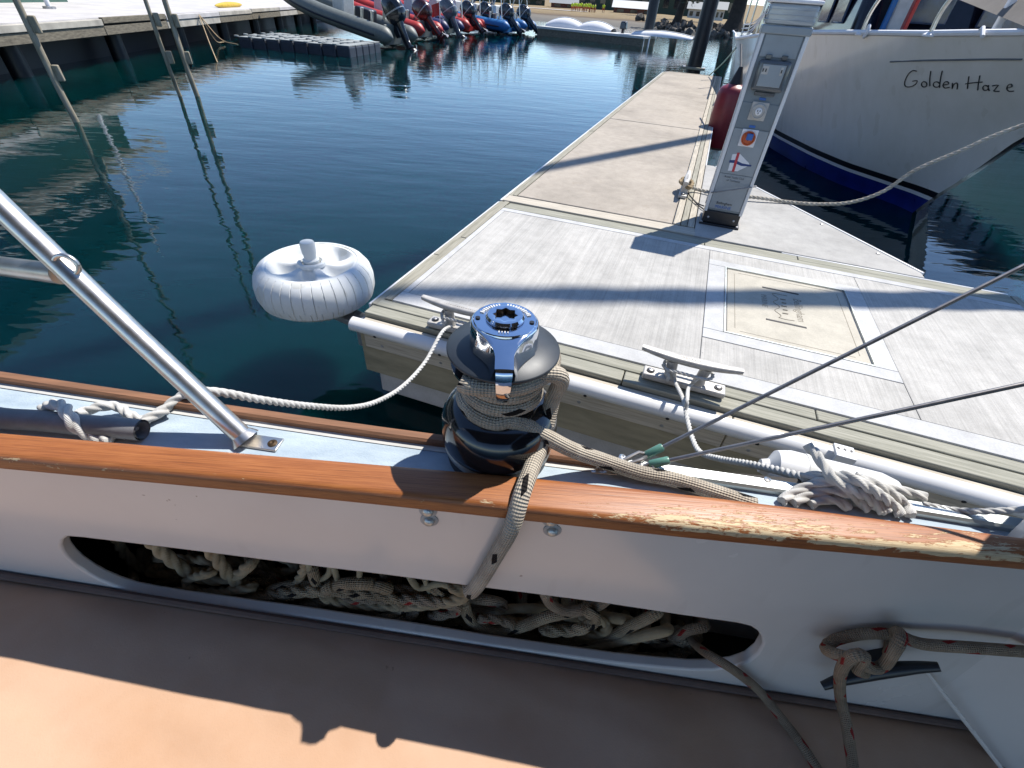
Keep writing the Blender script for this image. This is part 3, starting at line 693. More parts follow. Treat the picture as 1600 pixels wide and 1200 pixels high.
# locker behind the slot
x0, x1 = -.74, .50
def lk(x, z, o_): return Vector((x, ysf(x, z) + o_, z))
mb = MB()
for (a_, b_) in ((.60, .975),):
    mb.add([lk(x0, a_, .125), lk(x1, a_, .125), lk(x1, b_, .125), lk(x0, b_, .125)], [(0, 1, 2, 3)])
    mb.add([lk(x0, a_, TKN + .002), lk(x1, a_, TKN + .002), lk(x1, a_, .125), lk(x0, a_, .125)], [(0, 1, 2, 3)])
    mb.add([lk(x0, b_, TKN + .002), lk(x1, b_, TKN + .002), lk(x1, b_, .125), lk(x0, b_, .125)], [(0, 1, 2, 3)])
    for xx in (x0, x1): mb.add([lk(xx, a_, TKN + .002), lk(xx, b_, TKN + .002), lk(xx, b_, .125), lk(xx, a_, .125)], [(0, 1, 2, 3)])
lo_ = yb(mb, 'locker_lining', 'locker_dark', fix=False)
low = sorted(slot[4:26], key=lambda q_: q_.x)
def zlow(x):
    if x <= low[0].x: return low[0].z
    for a_, b_ in zip(low, low[1:]):
        if a_.x <= x <= b_.x: return a_.z + (b_.z - a_.z) * (x - a_.x) / max(1e-6, b_.x - a_.x)
    return low[-1].z
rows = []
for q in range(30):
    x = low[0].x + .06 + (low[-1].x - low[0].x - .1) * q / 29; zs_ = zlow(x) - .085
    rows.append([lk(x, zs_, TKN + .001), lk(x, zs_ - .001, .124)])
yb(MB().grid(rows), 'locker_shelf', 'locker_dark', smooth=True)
# cap rail: rounded section swept along the coaming
far = [px(0, 672, ZR), px(600, 722, ZR), px(1000, 757, ZR), px(1570, 832, ZR)]
near = [px(0, 716, ZR - .006), px(600, 772, ZR - .006), px(1000, 818, ZR - .006), px(1540, 868, ZR - .006)]
def line(ps):
    ps = sorted(ps, key=lambda p_: p_.x)
    # least squares straight line with slight curvature
    def fn(x):
        if x <= ps[0].x: a_, b_ = ps[0], ps[1]
        elif x >= ps[-1].x: a_, b_ = ps[-2], ps[-1]
        else:
            for a_, b_ in zip(ps, ps[1:]):
                if a_.x <= x <= b_.x: break
        return a_.y + (b_.y - a_.y) * (x - a_.x) / (b_.x - a_.x)
    return fn
yf0, yn0 = line(far), line(near)
def smoothfn(fn): return lambda x: sum(fn(x + d) for d in (-.16, -.08, 0, .08, .16)) / 5
yf, yn = smoothfn(yf0), smoothfn(yn0)
rows = []
for i in range(61):
    x = -1.5 + 2.9 * i / 60; a_, b_ = yn(x) - .003, yf(x); r_ = .009; zt, zb = ZR, ZR - .026
    sec = []
    for (cx, cz, t0) in ((b_ - r_, zt - r_, 0), (a_ + r_, zt - r_, 90), (a_ + r_ * .8, zb + r_ * .8, 180), (b_ - .003, zb + .003, 270)):
        rr = r_ if t0 < 180 else (r_ * .8 if t0 == 180 else .003)
        for k_ in range(6):
            t_ = R(t0 + 90 * k_ / 5); sec.append((x, cx + rr * math.cos(t_), cz + rr * math.sin(t_)))
    sec.append(sec[0]); rows.append(sec)
mb = MB().grid(rows); nn = len(rows[0]); mb.f.append(list(range(nn - 1))); mb.f.append([len(mb.v) - nn + k_ for k_ in range(nn - 1)][::-1])
rail = yb(mb, 'cap_rail', 'teak_varnish', smooth=True, ang=60)
# coaming core under the rail on the deck side
rows = [[(x, ysf(x, 1.0) + .021, zz) for zz in (.97,)] for x in (-1.5, 1.4)]
mb = MB(); xs_ = [-1.5 + 2.9 * i / 20 for i in range(21)]
mb.grid([[(x, yf(x) - .006, .965), (x, yf(x) - .006, 1.006)] for x in xs_])
yb(mb, 'coaming_outer', 'gel_white', fix=False)
# side deck and edges
oe_px = [(0, 578), (300, 622), (700, 680), (900, 703), (1200, 742), (1500, 790)]
oe = [px(a_, b_, ZD + .012) for a_, b_ in oe_px]; yo_ = smoothfn(line(oe))
xs_ = [-1.6 + 3.2 * i / 40 for i in range(41)]
yb(MB().grid([[(x, yf(x) - .008, ZD), (x, (yf(x) + yo_(x)) / 2, ZD + .001), (x, yo_(x) - .008, ZD)] for x in xs_]), 'side_deck', 'deck_nonskid', fix=False)
yb(MB().grid([[(x, yo_(x) - .006, ZD + .004), (x, yo_(x) - .007, .80), (x, yo_(x) - .03, .45), (x, yo_(x) - .10, .1), (x, yo_(x) - .2, -.3)] for x in xs_]), 'topside', 'gel_white', smooth=True, fix=False)
xj = px(948, 712, ZD + .012).x
def strip(xa, xb, w_, h_, name, m, off=0):
    rows = []
    for i in range(31):
        x = xa + (xb - xa) * i / 30; a_, b_ = yo_(x) - w_ + off, yo_(x) + off; r_ = .003
        rows.append([(x, a_, ZD - .004), (x, a_, ZD + h_ - r_), (x, a_ + r_, ZD + h_), (x, b_ - r_, ZD + h_), (x, b_, ZD + h_ - r_), (x, b_, ZD - .03), (x, a_, ZD - .004)])
    mb = MB().grid(rows); mb.f.append(list(range(6))); mb.f.append([len(mb.v) - 7 + k_ for k_ in range(6)][::-1]); return yb(mb, name, m, smooth=True, ang=30)
strip(-1.6, xj - .002, .016, .012, 'toe_rail', 'teak_bare')
trk = strip(xj, 1.45, .020, .010, 'edge_track', 'aluminium')
for (a_, b_) in ((972, 710), (1198, 745), (1400, 776)):
    q = px(a_, b_, ZD + .011); yb(MB().lathe([(.0045, 0), (.0045, .0012), (.002, .0022), (0, .0012)], (q.x, q.y - .004, ZD + .010), 12), 'screw', 'stainless', 0, trk)
yb(MB().grid([[(x, yo_(x) - .0235, ZD + .0015), (x, yo_(x) - .016, ZD + .0025)] for x in [-1.6 + (xj + 1.6) * i / 24 for i in range(25)]]), 'bedding_bead', 'pale_paint', 0, fix=False)
# seat with dark piping at the coaming foot
rows = []
for i in range(181):
    x = -1.5 + 2.7 * i / 180; row = []
    for jj in range(61):
        j = jj * 25 / 60
        y = ybot(x) + .004 - (ybot(x) + .22) * j / 25
        z = zseat(x) + .002 * math.sin(x * 4 + y * 6) + .0035 * mnoise.noise(Vector((x * 6, y * 11, 0))) + .0016 * mnoise.noise(Vector((x * 17 + y * 9, y * 30, 3))) - .010 * math.exp(-(j / 1.2) ** 2) - .03 * max(0, (j - 22) / 3) ** 2
        row.append((x, y, z))
    rows.append(row)
seat = yb(MB().grid(rows), 'seat', 'tan_canvas', smooth=True, fix=False)
pip = [Vector((x, ybot(x) - .006, zseat(x) - .002)) for x in [-1.5 + 2.7 * i / 40 for i in range(41)]]
yb(MB().tube(pip, .0055, 8), 'piping', 'tan_piping', 0, seat, smooth=True)
yb(MB().grid([[(x, -.216, zseat(x) - .032), (x, -.23, .25)] for x in (-1.5, 1.2)]), 'seat_front', 'gel_white', fix=False)
yb(MB().grid([[(x, -.23, .25), (x, -1.2, .25)] for x in (-1.5, 1.2)]), 'cockpit_sole', 'gel_white', fix=False)
# raked bulkhead at the right end of the cockpit
qa = onface(1437, 1043); qb = onface(1640, 872); qc = pxs(1560, 1200, .012)
ex = (qc - qa); upv = (qb - qa)
qd = qa + ex * 2.6
nrm = ex.cross(upv).normalized()
if nrm.x > 0: nrm = -nrm
ths = .02
V4 = [qa + Vector((0, .03, 0)) , qa + Vector((0, .03, 0)) + upv * 2.0, qd + upv * 2.0, qd]
mb = MB(); mb.add(V4 + [v - nrm * ths for v in V4], [(0, 1, 2, 3), (7, 6, 5, 4), (0, 3, 7, 4), (0, 4, 5, 1), (1, 5, 6, 2), (3, 2, 6, 7)])
yb(mb, 'bulkhead', 'gel_white', .003)
mb = MB().tube([qa + nrm * .001 + upv * .02, qd + nrm * .001 + upv * .02], .0028, 8); yb(mb, 'bulkhead_lip', 'gel_white')
# capped bolts on the coaming
for q in ((671, 812), (863, 828), (669, 797), (861, 812)):
    c_ = onface(*q)
    yb(MB().lathe([(.0105, .0), (.0105, .0012), (.009, .0018)], c_, 24, (0, -1, .08)), 'washer', 'gel_shade', 0, smooth=True)
    yb(MB().lathe([(.0066, .0015), (.0064, .004), (.005, .0058), (.003, .0066), (0, .007)], c_, 20, (0, -1, .08)), 'cap_nut', 'aluminium', 0, smooth=True)
# spray hood over the companionway, ahead of the cockpit (its edge shades the rail end)
rows = []
for i in range(9):
    row_ = []
    for k_ in range(21):
        f_ = math.sin(math.pi * k_ / 20) ** .45; z_ = .98 + (.80 - .3 * (i / 8) ** 1.5) * f_
        row_.append((.745 - .25 * (z_ - 1.0) * (1 - i / 8) + 1.1 * i / 8, .44 - 1.5 * (.5 - .5 * math.cos(math.pi * k_ / 20)), z_))
    rows.append(row_)
yb(MB().grid(rows), 'spray_hood', 'canvas_grey', smooth=True, fix=False)

# awning added out of view over the cockpit, to cut sky light on the seat
rows = [[(-1.7 + 2.7 * i / 12, .02 - 1.86 * k_ / 10, 2.28 + .16 * math.sin(math.pi * k_ / 10) + .03 * math.sin(math.pi * (i % 6) / 6)) for k_ in range(11)] for i in range(13)]
blk_awn = yb(MB().grid(rows), 'sky_block_awning', 'canvas_grey', smooth=True, fix=False)
for xb_ in (-1.62, .95):
    yb(MB().tube(catmull([(xb_, .30, .99), (xb_, .10, 1.8), (xb_, -.2, 2.27), (xb_, -.6, 2.38), (xb_, -1.3, 2.40), (xb_, -1.84, 2.27), (xb_, -2.0, .99)], .08), .011, 10), 'sky_block_hoop', 'stainless', 0, blk_awn, smooth=True)

# ---------------------------------------------------------------- pushpit rail
base = px(386, 690, ZD); 
top = pd(0, 322, .50)
dirv = (top - base)
pu = empty('pushpit_rail', base, 0, 'brushed stainless pushpit leg with welded eye rising from the blue deck', 'rail')
def pb_(mb, name, m, **k): return mb.build(name, mt[m], pu, **k)
pb_(MB().tube([base + Z * .004, base + dirv * .5, base + dirv, base + dirv * 1.5], .0125, 24), 'leg', 'stainless', smooth=True)
J = pd(95, 428, (base + dirv * .735 - CAM).dot(CW)); K = pd(-60, 408, (J - CAM).dot(CW) + .06)
pb_(MB().tube([J.lerp(K, -.0), K, K + (K - J) * 2], .0118, 20), 'side_tube', 'stainless', smooth=True)
ax_ = dirv.normalized()
side_ = (CR - ax_ * CR.dot(ax_)).normalized(); toc = (CAM - J); toc = (toc - ax_ * toc.dot(ax_)).normalized()
E_ = pd(104, 414, (J - CAM).dot(CW) - .012)
pb_(MB().tube([E_ + (CR * math.cos(a_) * .0125 + (CU * .8 + CW * -.5) * math.sin(a_) * .0115) for a_ in [2 * math.pi * i / 24 for i in range(25)]], .0028, 10, caps=False), 'eye', 'stainless', smooth=True)
dx_ = (px(420, 695, ZD) - base).normalized()
pb_(MB().box(base + dx_ * .018 + Z * .0025, (.056, .022, .003), ax=(dx_, Z.cross(dx_), Z)), 'foot_plate', 'stainless', bevel=.001)
pb_(MB().lathe([(.006, 0), (.006, .001), (.003, .002), (0, .001)], base + dx_ * .036 + Z * .004, 14), 'screw', 'bronze_dark')
pb_(MB().lathe([(.019, 0), (.0165, .005), (.0135, .010)], base + Z * .003, 24, dirv), 'weld_collar', 'stainless', smooth=True)

# ---------------------------------------------------------------- winch
wz = 1.163; wp = px(787, 537, wz)
win = empty('winch', (wp.x, wp.y, ZD), 0, 'black and chrome self-tailing winch wound with braided sheet beside the rail', 'winch')
h0 = wz - ZD
def wb(mb, name, m, parent=None, **k): return mb.build(name, mt[m], parent or win, local=True, **k)
mb = MB().lathe([(.066, .0), (.066, .016), (.062, .019)], (0, 0, 0), 48); wb(mb, 'mounting_pad', 'anodized', smooth=True)
wb(MB().lathe([(.060, .018), (.068, .019), (.0695, .022), (.0695, .026), (.068, .030), (.064, .031)], (0, 0, 0), 64), 'base_ring', 'aluminium', smooth=True)
wb(MB().lathe([(.064, .030), (.0705, .033), (.0722, .042), (.0722, .058), (.070, .072), (.064, .083), (.053, .0905), (.041, .094), (.033, .097)], (0, 0, 0), 72), 'lower_flange', 'winch_black', smooth=True, ang=60)
wb(MB().lathe([(.034, .094), (.030, .104), (.029, .13), (.031, .145), (.038, .152)], (0, 0, 0), 48), 'drum', 'winch_black', smooth=True, ang=60)
wb(MB().lathe([(.034, h0 - .034), (.050, h0 - .031), (.0575, h0 - .027), (.058, h0 - .0235), (.048, h0 - .021), (.040, h0 - .018)], (0, 0, 0), 72), 'lower_jaw', 'winch_black', smooth=True, ang=50)
wb(MB().lathe([(.040, h0 - .018), (.052, h0 - .012), (.0605, h0 - .008), (.0622, h0 - .0055), (.0622, h0 - .004), (.0612, h0 - .0028), (.030, h0 + .003), (0, h0 + .003)], (0, 0, 0), 80), 'upper_jaw', 'anodized', smooth=True, ang=50)
# chrome stripper arm: round cap running out to a tongue over the front edge
ad = Vector((.06, -1, 0)).normalized(); an = Vector((-ad.y, ad.x, 0))
RC = .0362
def aw(d):
    c_ = math.sqrt(max(0, RC * RC - d * d)) if d < RC else 0
    if d < .014: return c_
    t_ = min(1, (d - .014) / .040); t_ = t_ * t_ * (3 - 2 * t_) * .35 + t_ * .65
    return max(.0098, math.sqrt(RC * RC - .014 ** 2) * (1 - t_) ** 1.35 + .0098 * (1 - (1 - t_) ** 1.35))
def ztop(d):
    t_ = min(1, max(0, (d - .026) / .042)); return h0 + .030 - .0145 * t_ ** 1.25
def ap(d, s_, z): return ad * d + an * s_ + Z * z
ds = [-RC * math.cos(math.pi / 2 * i / 12) for i in range(12)] + [.0 + .0664 * i / 26 for i in range(27)]
rows = []
for d in ds:
    w_ = max(.0004, aw(d)); zt_ = ztop(d); fl_ = .004 if d > .02 else .0015; zb_ = h0 + .0022
    d2 = d - .0015 if d < 0 else d
    row_ = [ap(d2, -(w_ + fl_), zb_), ap(d2, -(w_ + fl_ * .35), (zb_ + zt_) / 2), ap(d, -w_, zt_ - .0022), ap(d, -w_ * .965, zt_ - .0006)]
    row_ += [ap(d, w_ * .94 * k_ / 4, zt_ + .0004 * (1 - (k_ / 4) ** 2)) for k_ in range(-4, 5)]
    row_ += [ap(d, w_ * .965, zt_ - .0006), ap(d, w_, zt_ - .0022), ap(d2, w_ + fl_ * .35, (zb_ + zt_) / 2), ap(d2, w_ + fl_, zb_)]
    rows.append(row_)
arm = wb(MB().grid(rows), 'stripper_arm', 'chrome', smooth=True, ang=50, fix=False)
# tongue bending down into the jaw
rows = []
for (d, z_, w_) in ((.060, h0 + .0175, .0088), (.0655, h0 + .016, .0086), (.069, h0 + .010, .0082), (.0695, h0 - .004, .0076), (.0665, h0 - .020, .0066), (.062, h0 - .030, .005)):
    rows.append([ap(d, -w_, z_), ap(d + .0012, 0, z_ + .0004), ap(d, w_, z_), ap(d - .006, w_ * .9, z_ - .003), ap(d - .006, -w_ * .9, z_ - .003), ap(d, -w_, z_)])
mb = MB().grid(rows); mb.f.append([len(mb.v) - 6 + k_ for k_ in range(5)]); wb(mb, 'feeder_tongue', 'chrome', arm, smooth=True, ang=50)
wb(MB().lathe([(.0335, h0 + .0285), (.0335, h0 + .0308), (.0327, h0 + .0316), (.021, h0 + .0318)], (0, 0, 0), 64), 'cap_plate', 'chrome', arm, smooth=True, ang=30)
# socket: raised ring with an eight-point star recess
mb = MB(); nst = 16
star = [((.0138 if k_ % 2 == 0 else .0108) , 2 * math.pi * k_ / nst) for k_ in range(nst)]
oc = [(.0205, h0 + .0323), (.0205, h0 + .0345), (.0185, h0 + .0372), (.0155, h0 + .0375)]
for (r_, z_) in oc: mb.v += [(r_ * math.cos(2 * math.pi * k_ / 48), r_ * math.sin(2 * math.pi * k_ / 48), z_) for k_ in range(48)]
for i in range(3):
    for k_ in range(48): mb.f.append([i * 48 + k_, i * 48 + (k_ + 1) % 48, (i + 1) * 48 + (k_ + 1) % 48, (i + 1) * 48 + k_])
b = len(mb.v)
for z_ in (h0 + .0370, h0 + .006): mb.v += [(r_ * math.cos(a_), r_ * math.sin(a_), z_) for r_, a_ in star]
for k_ in range(48):
    s1, s2 = int((k_ + 1.5) // 3) % 16, int((k_ + 2.5) // 3) % 16
    mb.f.append([3 * 48 + k_, 3 * 48 + (k_ + 1) % 48, b + s2] + ([b + s1] if s1 != s2 else []))
for k_ in range(16): mb.f.append([b + k_, b + (k_ + 1) % 16, b + 16 + (k_ + 1) % 16, b + 16 + k_])
so_ = wb(mb, 'handle_socket', 'chrome', arm, smooth=True, ang=30, fix=False)
mb = MB(); mb.add([(r_ * .985 * math.cos(a_), r_ * .985 * math.sin(a_), h0 + .036) for r_, a_ in star] + [(r_ * .985 * math.cos(a_), r_ * .985 * math.sin(a_), h0 + .005) for r_, a_ in star], [list(range(16, 32))] + [(k_, (k_ + 1) % 16, 16 + (k_ + 1) % 16, 16 + k_) for k_ in range(16)])
wb(mb, 'socket_well', 'bronze_dark', arm, fix=False)
for a_ in (185, -8):
    wb(MB().lathe([(.0026, 0), (.0026, .0008), (0, .0008)], (.0285 * math.cos(R(a_)), .0285 * math.sin(R(a_)), h0 + .0321), 12), 'screw', 'black_plastic', arm)
mb = MB()
for i in range(22):
    if i in (9, 10): continue
    a_ = R(160 - 140 * i / 21); c_ = Vector((.0265 * math.cos(a_), .0265 * math.sin(a_), h0 + .0324)); rd = Vector((math.cos(a_), math.sin(a_), 0))
    mb.box(c_, (.0045 - .0012 * (i % 3 == 1), .0016, .0012), ax=(rd, Z.cross(rd), Z))
wb(mb, 'raised_lettering', 'white_plastic', arm)
mb = MB()
for i in range(4): mb.box((-.0045 + .003 * i, -.0265, h0 + .0325), (.0011, .003 - .001 * (i % 2), .0008))
wb(mb, 'raised_lettering', 'white_plastic', arm)

# ---------------------------------------------------------------- ropes of our boat
cpb = BVHTree.FromPolygons([v.co.copy() for v in me.vertices], [tuple(p_.vertices) for p_ in me.polygons])
RS = .0098
hz = []
turns = 2.55; th0 = R(-62)
inc = [px(1180, 790, ZD + .012), px(1062, 752, ZD + .0115), px(1000, 739, ZD + .013), px(943, 720, 1.012), px(890, 701, 1.035)]
for p_ in inc: hz.append(p_)
NH = 30
for i in range(NH + 1):
    f_ = i / NH; a_ = th0 - 2 * math.pi * turns * f_
    z_ = ZD + .094 + .048 * f_; rr = .0405 + (.004 * (1 - f_) if f_ < .15 else 0)
    hz.append(Vector((wp.x + rr * math.cos(a_), wp.y + rr * math.sin(a_), z_)))
aE = th0 - 2 * math.pi * turns
# climbs on the left into the jaws, round the back, out on the right
for (da, rr, dz) in ((18, .047, .146), (38, .055, .150), (62, .059, .153), (95, .056, .1545), (130, .053, .1545), (165, .052, .1545), (195, .054, .1545), (225, .060, .154)):
    a_ = aE - R(da); hz.append(Vector((wp.x + rr * math.cos(a_), wp.y + rr * math.sin(a_), ZD + dz)))
ex_ = [pd(868, 585, (wp - CAM).dot(CW) - .01)]
tail = [pd(862, 628, .545), pd(846, 690, .548), px(830, 733, ZR + .0115), px(816, 770, ZR + .008)]
tail += [onface(801, 805) + Vector((0, -.014, 0)), onface(778, 850) + Vector((0, -.0115, 0)), onface(752, 895) + Vector((0, -.0105, 0)), onface(737, 917) + Vector((0, -.004, -.004)), onface(730, 930) + Vector((0, .022, -.012)), onface(726, 950) + Vector((0, .05, -.02))]
rope('winch_sheet', hz + ex_ + tail, RS, mt['rope_sheet'], None, n=16, step=.006, label='grey flecked braided sheet wound on the winch, tail hanging into the locker slot', cat='rope')

# white mooring line to the first dock cleat, with its spliced eye on the deck
cl = Vector(C0.location); RW = .0068
e1 = px(313, 612, ZD + .022); e0 = cl + dB * -.03 + dA * -.03 + Z * .035
nv = Vector((e1.y - e0.y, -(e1.x - e0.x), 0)).normalized()
mid = [ppl(x, y, e0, nv) for x, y in ((690, 520), (664, 566), (630, 603), (590, 627), (545, 637), (480, 634), (410, 625), (350, 614))]
dkp = [e1, px(285, 618, ZD + .016), px(255, 640, ZD + .008), px(228, 655, ZD + .0075)]
rope('mooring_line', [e0] + mid + dkp + [px(206, 650, ZD + .010), px(185, 636, ZD + .014), px(160, 635, ZD + .018), px(135, 642, ZD + .016), px(118, 650, ZD + .02)], RW, mt['rope_white'], None, 3, label='white three strand mooring line sagging from winch-side dock cleat to the deck', cat='rope')
rope('eye_splice', [px(262, 640, ZD + .012), px(235, 652, ZD + .012), px(212, 668, ZD + .007), px(190, 682, ZD + .007)], RW, mt['rope_white'], None, 3, label='white rope eye tucked under grey chafe hose on the blue deck', cat='rope')
rope('eye_splice', [px(68, 640, ZD + .012), px(84, 632, ZD + .030), px(98, 635, ZD + .036), px(108, 650, ZD + .034), px(120, 668, ZD + .022), px(145, 682, ZD + .008), px(172, 690, ZD + .007)], RW * 1.18, mt['rope_white'], None, 3, label='fluffy white rope bight crossing over the grey chafe hose', cat='rope')
# turns on that cleat
def cleat_turns(C, off):
    c_ = Vector(C.location); W = lambda x, y, z: c_ + dB * x + dA * y + Z * z
    rope('cleat_hitch', [W(-.052, -.045, .03), W(-.060, -.040, .055), W(-.078, -.012, .068), W(-.070, .024, .07), W(-.02, .032, .072), W(.04, .030, .07), W(.075, .020, .068), W(.082, -.01, .066), W(.062, -.030, .064), W(.02, -.034, .066), W(-.03, -.036, .068), W(-.064, -.034, .066), W(-.082, -.005, .062)], RW * .92, mt['rope_white'], None, 3, label=off, cat='rope')
cleat_turns(C0, 'white rope turns round the dock cleat beside the winch'); cleat_turns(C1, 'white rope turns round the dock cleat by the service lid')
cl1 = Vector(C1.location); W1_ = lambda x, y, z: cl1 + dB * x + dA * y + Z * z
d0 = px(1285, 752, ZD + .02)
pA = W1_(-.030, -.034, .05); nv = Vector((d0.y - pA.y, -(d0.x - pA.x), 0)).normalized()
ln = [W1_(-.045, -.034, .062), W1_(-.028, -.05, .035)] + [ppl(x, y, pA, nv) for x, y in ((1068, 625), (1074, 655), (1083, 688), (1096, 708), (1125, 717), (1170, 725), (1215, 735), (1255, 746))] + [d0, px(1310, 770, ZD + .02)]
rope('mooring_line', ln, RW, mt['rope_white'], None, 3, label='white three strand mooring line from the lid-side dock cleat to the rope pile on deck', cat='rope')
rope('mooring_line', [W1_(.035, -.034, .06), W1_(.018, -.05, .03)] + [ppl(x, y, pA, nv) for x, y in ((1074, 622), (1072, 640))], RW * .9, mt['rope_white'], None, 3, label='short second white strand joining the line below the lid-side dock cleat', cat='rope')
# pile of heavy white rope belayed on deck
RP = .0068
def hp(pts, lab): rope('rope_pile', [px(a_, b_, ZD + c_) for a_, b_, c_ in pts], RP, mt['rope_white'], None, 3, pitch=RP * 9.5, label=lab, cat='rope')
hp([(1222, 783, .008), (1236, 772, .010), (1262, 760, .018), (1290, 752, .030), (1318, 754, .036), (1346, 766, .030), (1368, 782, .016), (1386, 800, .008)], 'thick white rope turn arching over the front of the white rope heap')
hp([(1240, 786, .008), (1262, 774, .012), (1290, 766, .020), (1316, 768, .024), (1340, 780, .016), (1356, 796, .008)], 'thick white rope part lying second against the rail in the white rope heap')
hp([(1266, 788, .008), (1288, 780, .012), (1308, 783, .012), (1326, 793, .008)], 'short white rope bight lowest against the cap rail')
hp([(1262, 694, .052), (1274, 709, .048), (1288, 728, .043), (1302, 748, .040), (1326, 762, .036), (1356, 778, .022), (1376, 798, .008)], 'thick white rope end standing up out of the white rope heap')
hp([(1252, 745, .016), (1280, 744, .028), (1312, 746, .038), (1345, 752, .032), (1380, 762, .018), (1412, 768, .012), (1445, 777, .009)], 'thick white rope part trailing from the heap along the metal edge track')
hp([(1300, 742, .030), (1322, 744, .046), (1348, 756, .044), (1376, 774, .028), (1398, 792, .012), (1408, 806, .008)], 'thick white rope turn over the top of the white rope heap')
hp([(1336, 744, .030), (1362, 754, .034), (1390, 770, .022), (1414, 788, .010), (1424, 806, .008)], 'thick white rope part at the track side of the white rope heap')
rope('thin_line', [px(1440, 788, ZD + .008), px(1490, 797, ZD + .008), px(1540, 799, ZD + .02), px(1620, 795, ZD + .04)], .0042, mt['rope_white'], None, 3, label='thin white line running along the deck past the worn rail end', cat='rope')
# chafe hose
ho = [px(-60, 640, ZD + .017), px(0, 653, ZD + .0165), px(60, 657, ZD + .0165), px(120, 663, ZD + .016), px(180, 668, ZD + .0155), px(222, 672, ZD + .015)]
q = catmull(ho, .01)
mb = MB().tube(q, .0135, 20, caps=False); mb.tube([p_ for p_ in q[::-1]], .0108, 20, caps=False)
hs = mb.build('chafe_hose', mt['hose_grey'], None, smooth=True, fix=False); setp(hs, 'grey rubber chafe hose lying on the blue deck behind the rail', 'hose')

# lifeline wires with their swaged ends on a deck plate
wr = empty('lifeline_wire', px(975, 722, ZD), 0, 'upper taut grey lifeline wire with green taped end rising from the deck', 'wire')
wr2 = empty('lifeline_wire', px(1005, 730, ZD), 0, 'lower taut grey lifeline wire with green taped end rising from the deck', 'wire')
for (g_, s0, s1, endp) in ((wr, px(972, 724, ZD + .010), pd(1036, 698, .60), pd(1600, 415, .50)), (wr2, px(1002, 734, ZD + .010), pd(1046, 719, .583), pd(1600, 600, .47))):
    dv = endp - s1
    MB().tube([s1, endp, endp + dv * .7], .0026, 10).build('wire', mt['wire'], g_, smooth=True)
    d_ = dv.normalized()
    MB().tube([s1 - d_ * .026, s1 - d_ * .024, s1 - d_ * .002, s1], [.0042, .0056, .0056, .0042], 12).build('green_tape', mt['tape_green'], g_, smooth=True)
    sd_ = d_.cross(Z).normalized() * .006
    for s_ in (-1, 1):
        MB().tube([s1 - d_ * .024 + sd_ * .3 * s_, s1.lerp(s0, .55) + sd_ * s_, s0 + sd_ * s_ * .6], .0026, 8).build('wire_loop', mt['wire'], g_, smooth=True)
    MB().tube([s0 - sd_ * 1.5, s0 + sd_ * 1.5], .004, 10).build('pin', mt['stainless'], g_)
    MB().box(s0 + Z * -.007, (.026, .012, .006), rz=-.1).build('lug', mt['stainless'], g_, bevel=.001)
q = px(943, 735, ZD)
ey = empty('pad_eye', q, 0, 'small stainless pad eye on the deck beside the wire ends', 'pad eye')
MB().tube([q + Vector((.009 * math.cos(R(a_)), 0, .001 + .012 * math.sin(R(a_)))) for a_ in range(0, 181, 15)], .0022, 8).build('ring', mt['stainless'], ey, smooth=True)
MB().box(q + Z * .001, (.034, .014, .002)).build('plate', mt['stainless'], ey, bevel=.0008)

# white cylindrical fender between topside and dock, and a screwed bracket on the rub strip
f0, f1 = px(1202, 746, .85), px(1440, 808, .85)
fd = (f1 - f0).normalized(); fl_ = (f1 - f0).length
fe = empty('boat_fender', (f0 + f1) / 2, 0, 'white cylindrical fender lying between the deck edge and the pontoon', 'fender')
MB().lathe([(.0, 0), (.012, 0), (.016, .012), (.034, .022), (.040, .045), (.040, fl_ - .045), (.034, fl_ - .022), (.016, fl_ - .012), (0, fl_)], f0 + Vector((0, .035, -.01)), 32, fd).build('body', mt['white_plastic'], fe, smooth=True)
MB().lathe([(.0408, .065), (.0408, .078)], f0 + Vector((0, .035, -.01)), 32, fd, close=True).build('band', mt['pale_paint'], fe, smooth=True)
bq = ab(1.262, px(1312, 700, .43).dot(dB), .43)
bk = empty('corner_bracket', bq, -PH, 'white bent bracket with three screws clamped over the rub strip', 'bracket')
MB().b2(-.028, .028, -.020, .030, .010, .022).build('top_plate', mt['white_plastic'], bk, bevel=.002, local=True)
MB().b2(-.028, .028, -.026, -.018, -.12, .022).build('front_plate', mt['white_plastic'], bk, bevel=.002, local=True)
for sx in (-.018, 0, .018):
    MB().b2(sx - .0045, sx + .0045, .008, .0105, .0222, .0235).build('screw', mt['ink'], bk, local=True); MB().b2(sx - .0012, sx + .0012, .004, .0145, .0222, .0234).build('screw', mt['ink'], bk, local=True)

# coaming horn cleat with its rope
k0, k1 = onface(1268, 1036), onface(1442, 1004)
kc = (k0 + k1) / 2; kd = (k1 - k0).normalized(); kn = Vector((0, -1, .1)).normalized()
hc = empty('horn_cleat', kc, 0, 'black horn cleat on the white coaming with red flecked rope made fast', 'cleat')
hp_ = [k0 + kn * .030, k0.lerp(k1, .2) + kn * .026, k0.lerp(k1, .5) + kn * .024, k0.lerp(k1, .8) + kn * .026, k1 + kn * .030]
MB().tube(catmull(hp_, .005), [.0055 + .004 * math.sin(math.pi * i / (len(catmull(hp_, .005)) - 1)) for i in range(len(catmull(hp_, .005)))], 14).build('horn', mt['black_plastic'], hc, smooth=True)
MB().box(kc + kn * .006, (.06, .018, .014), ax=(kd, kn, kd.cross(kn))).build('base', mt['black_plastic'], hc, bevel=.003)
MB().box(kc + kn * .016, (.034, .02, .012), ax=(kd, kn, kd.cross(kn))).build('stem', mt['black_plastic'], hc, bevel=.003)
RR = .0072
F = lambda x, y, o_: onface(x, y, o_)
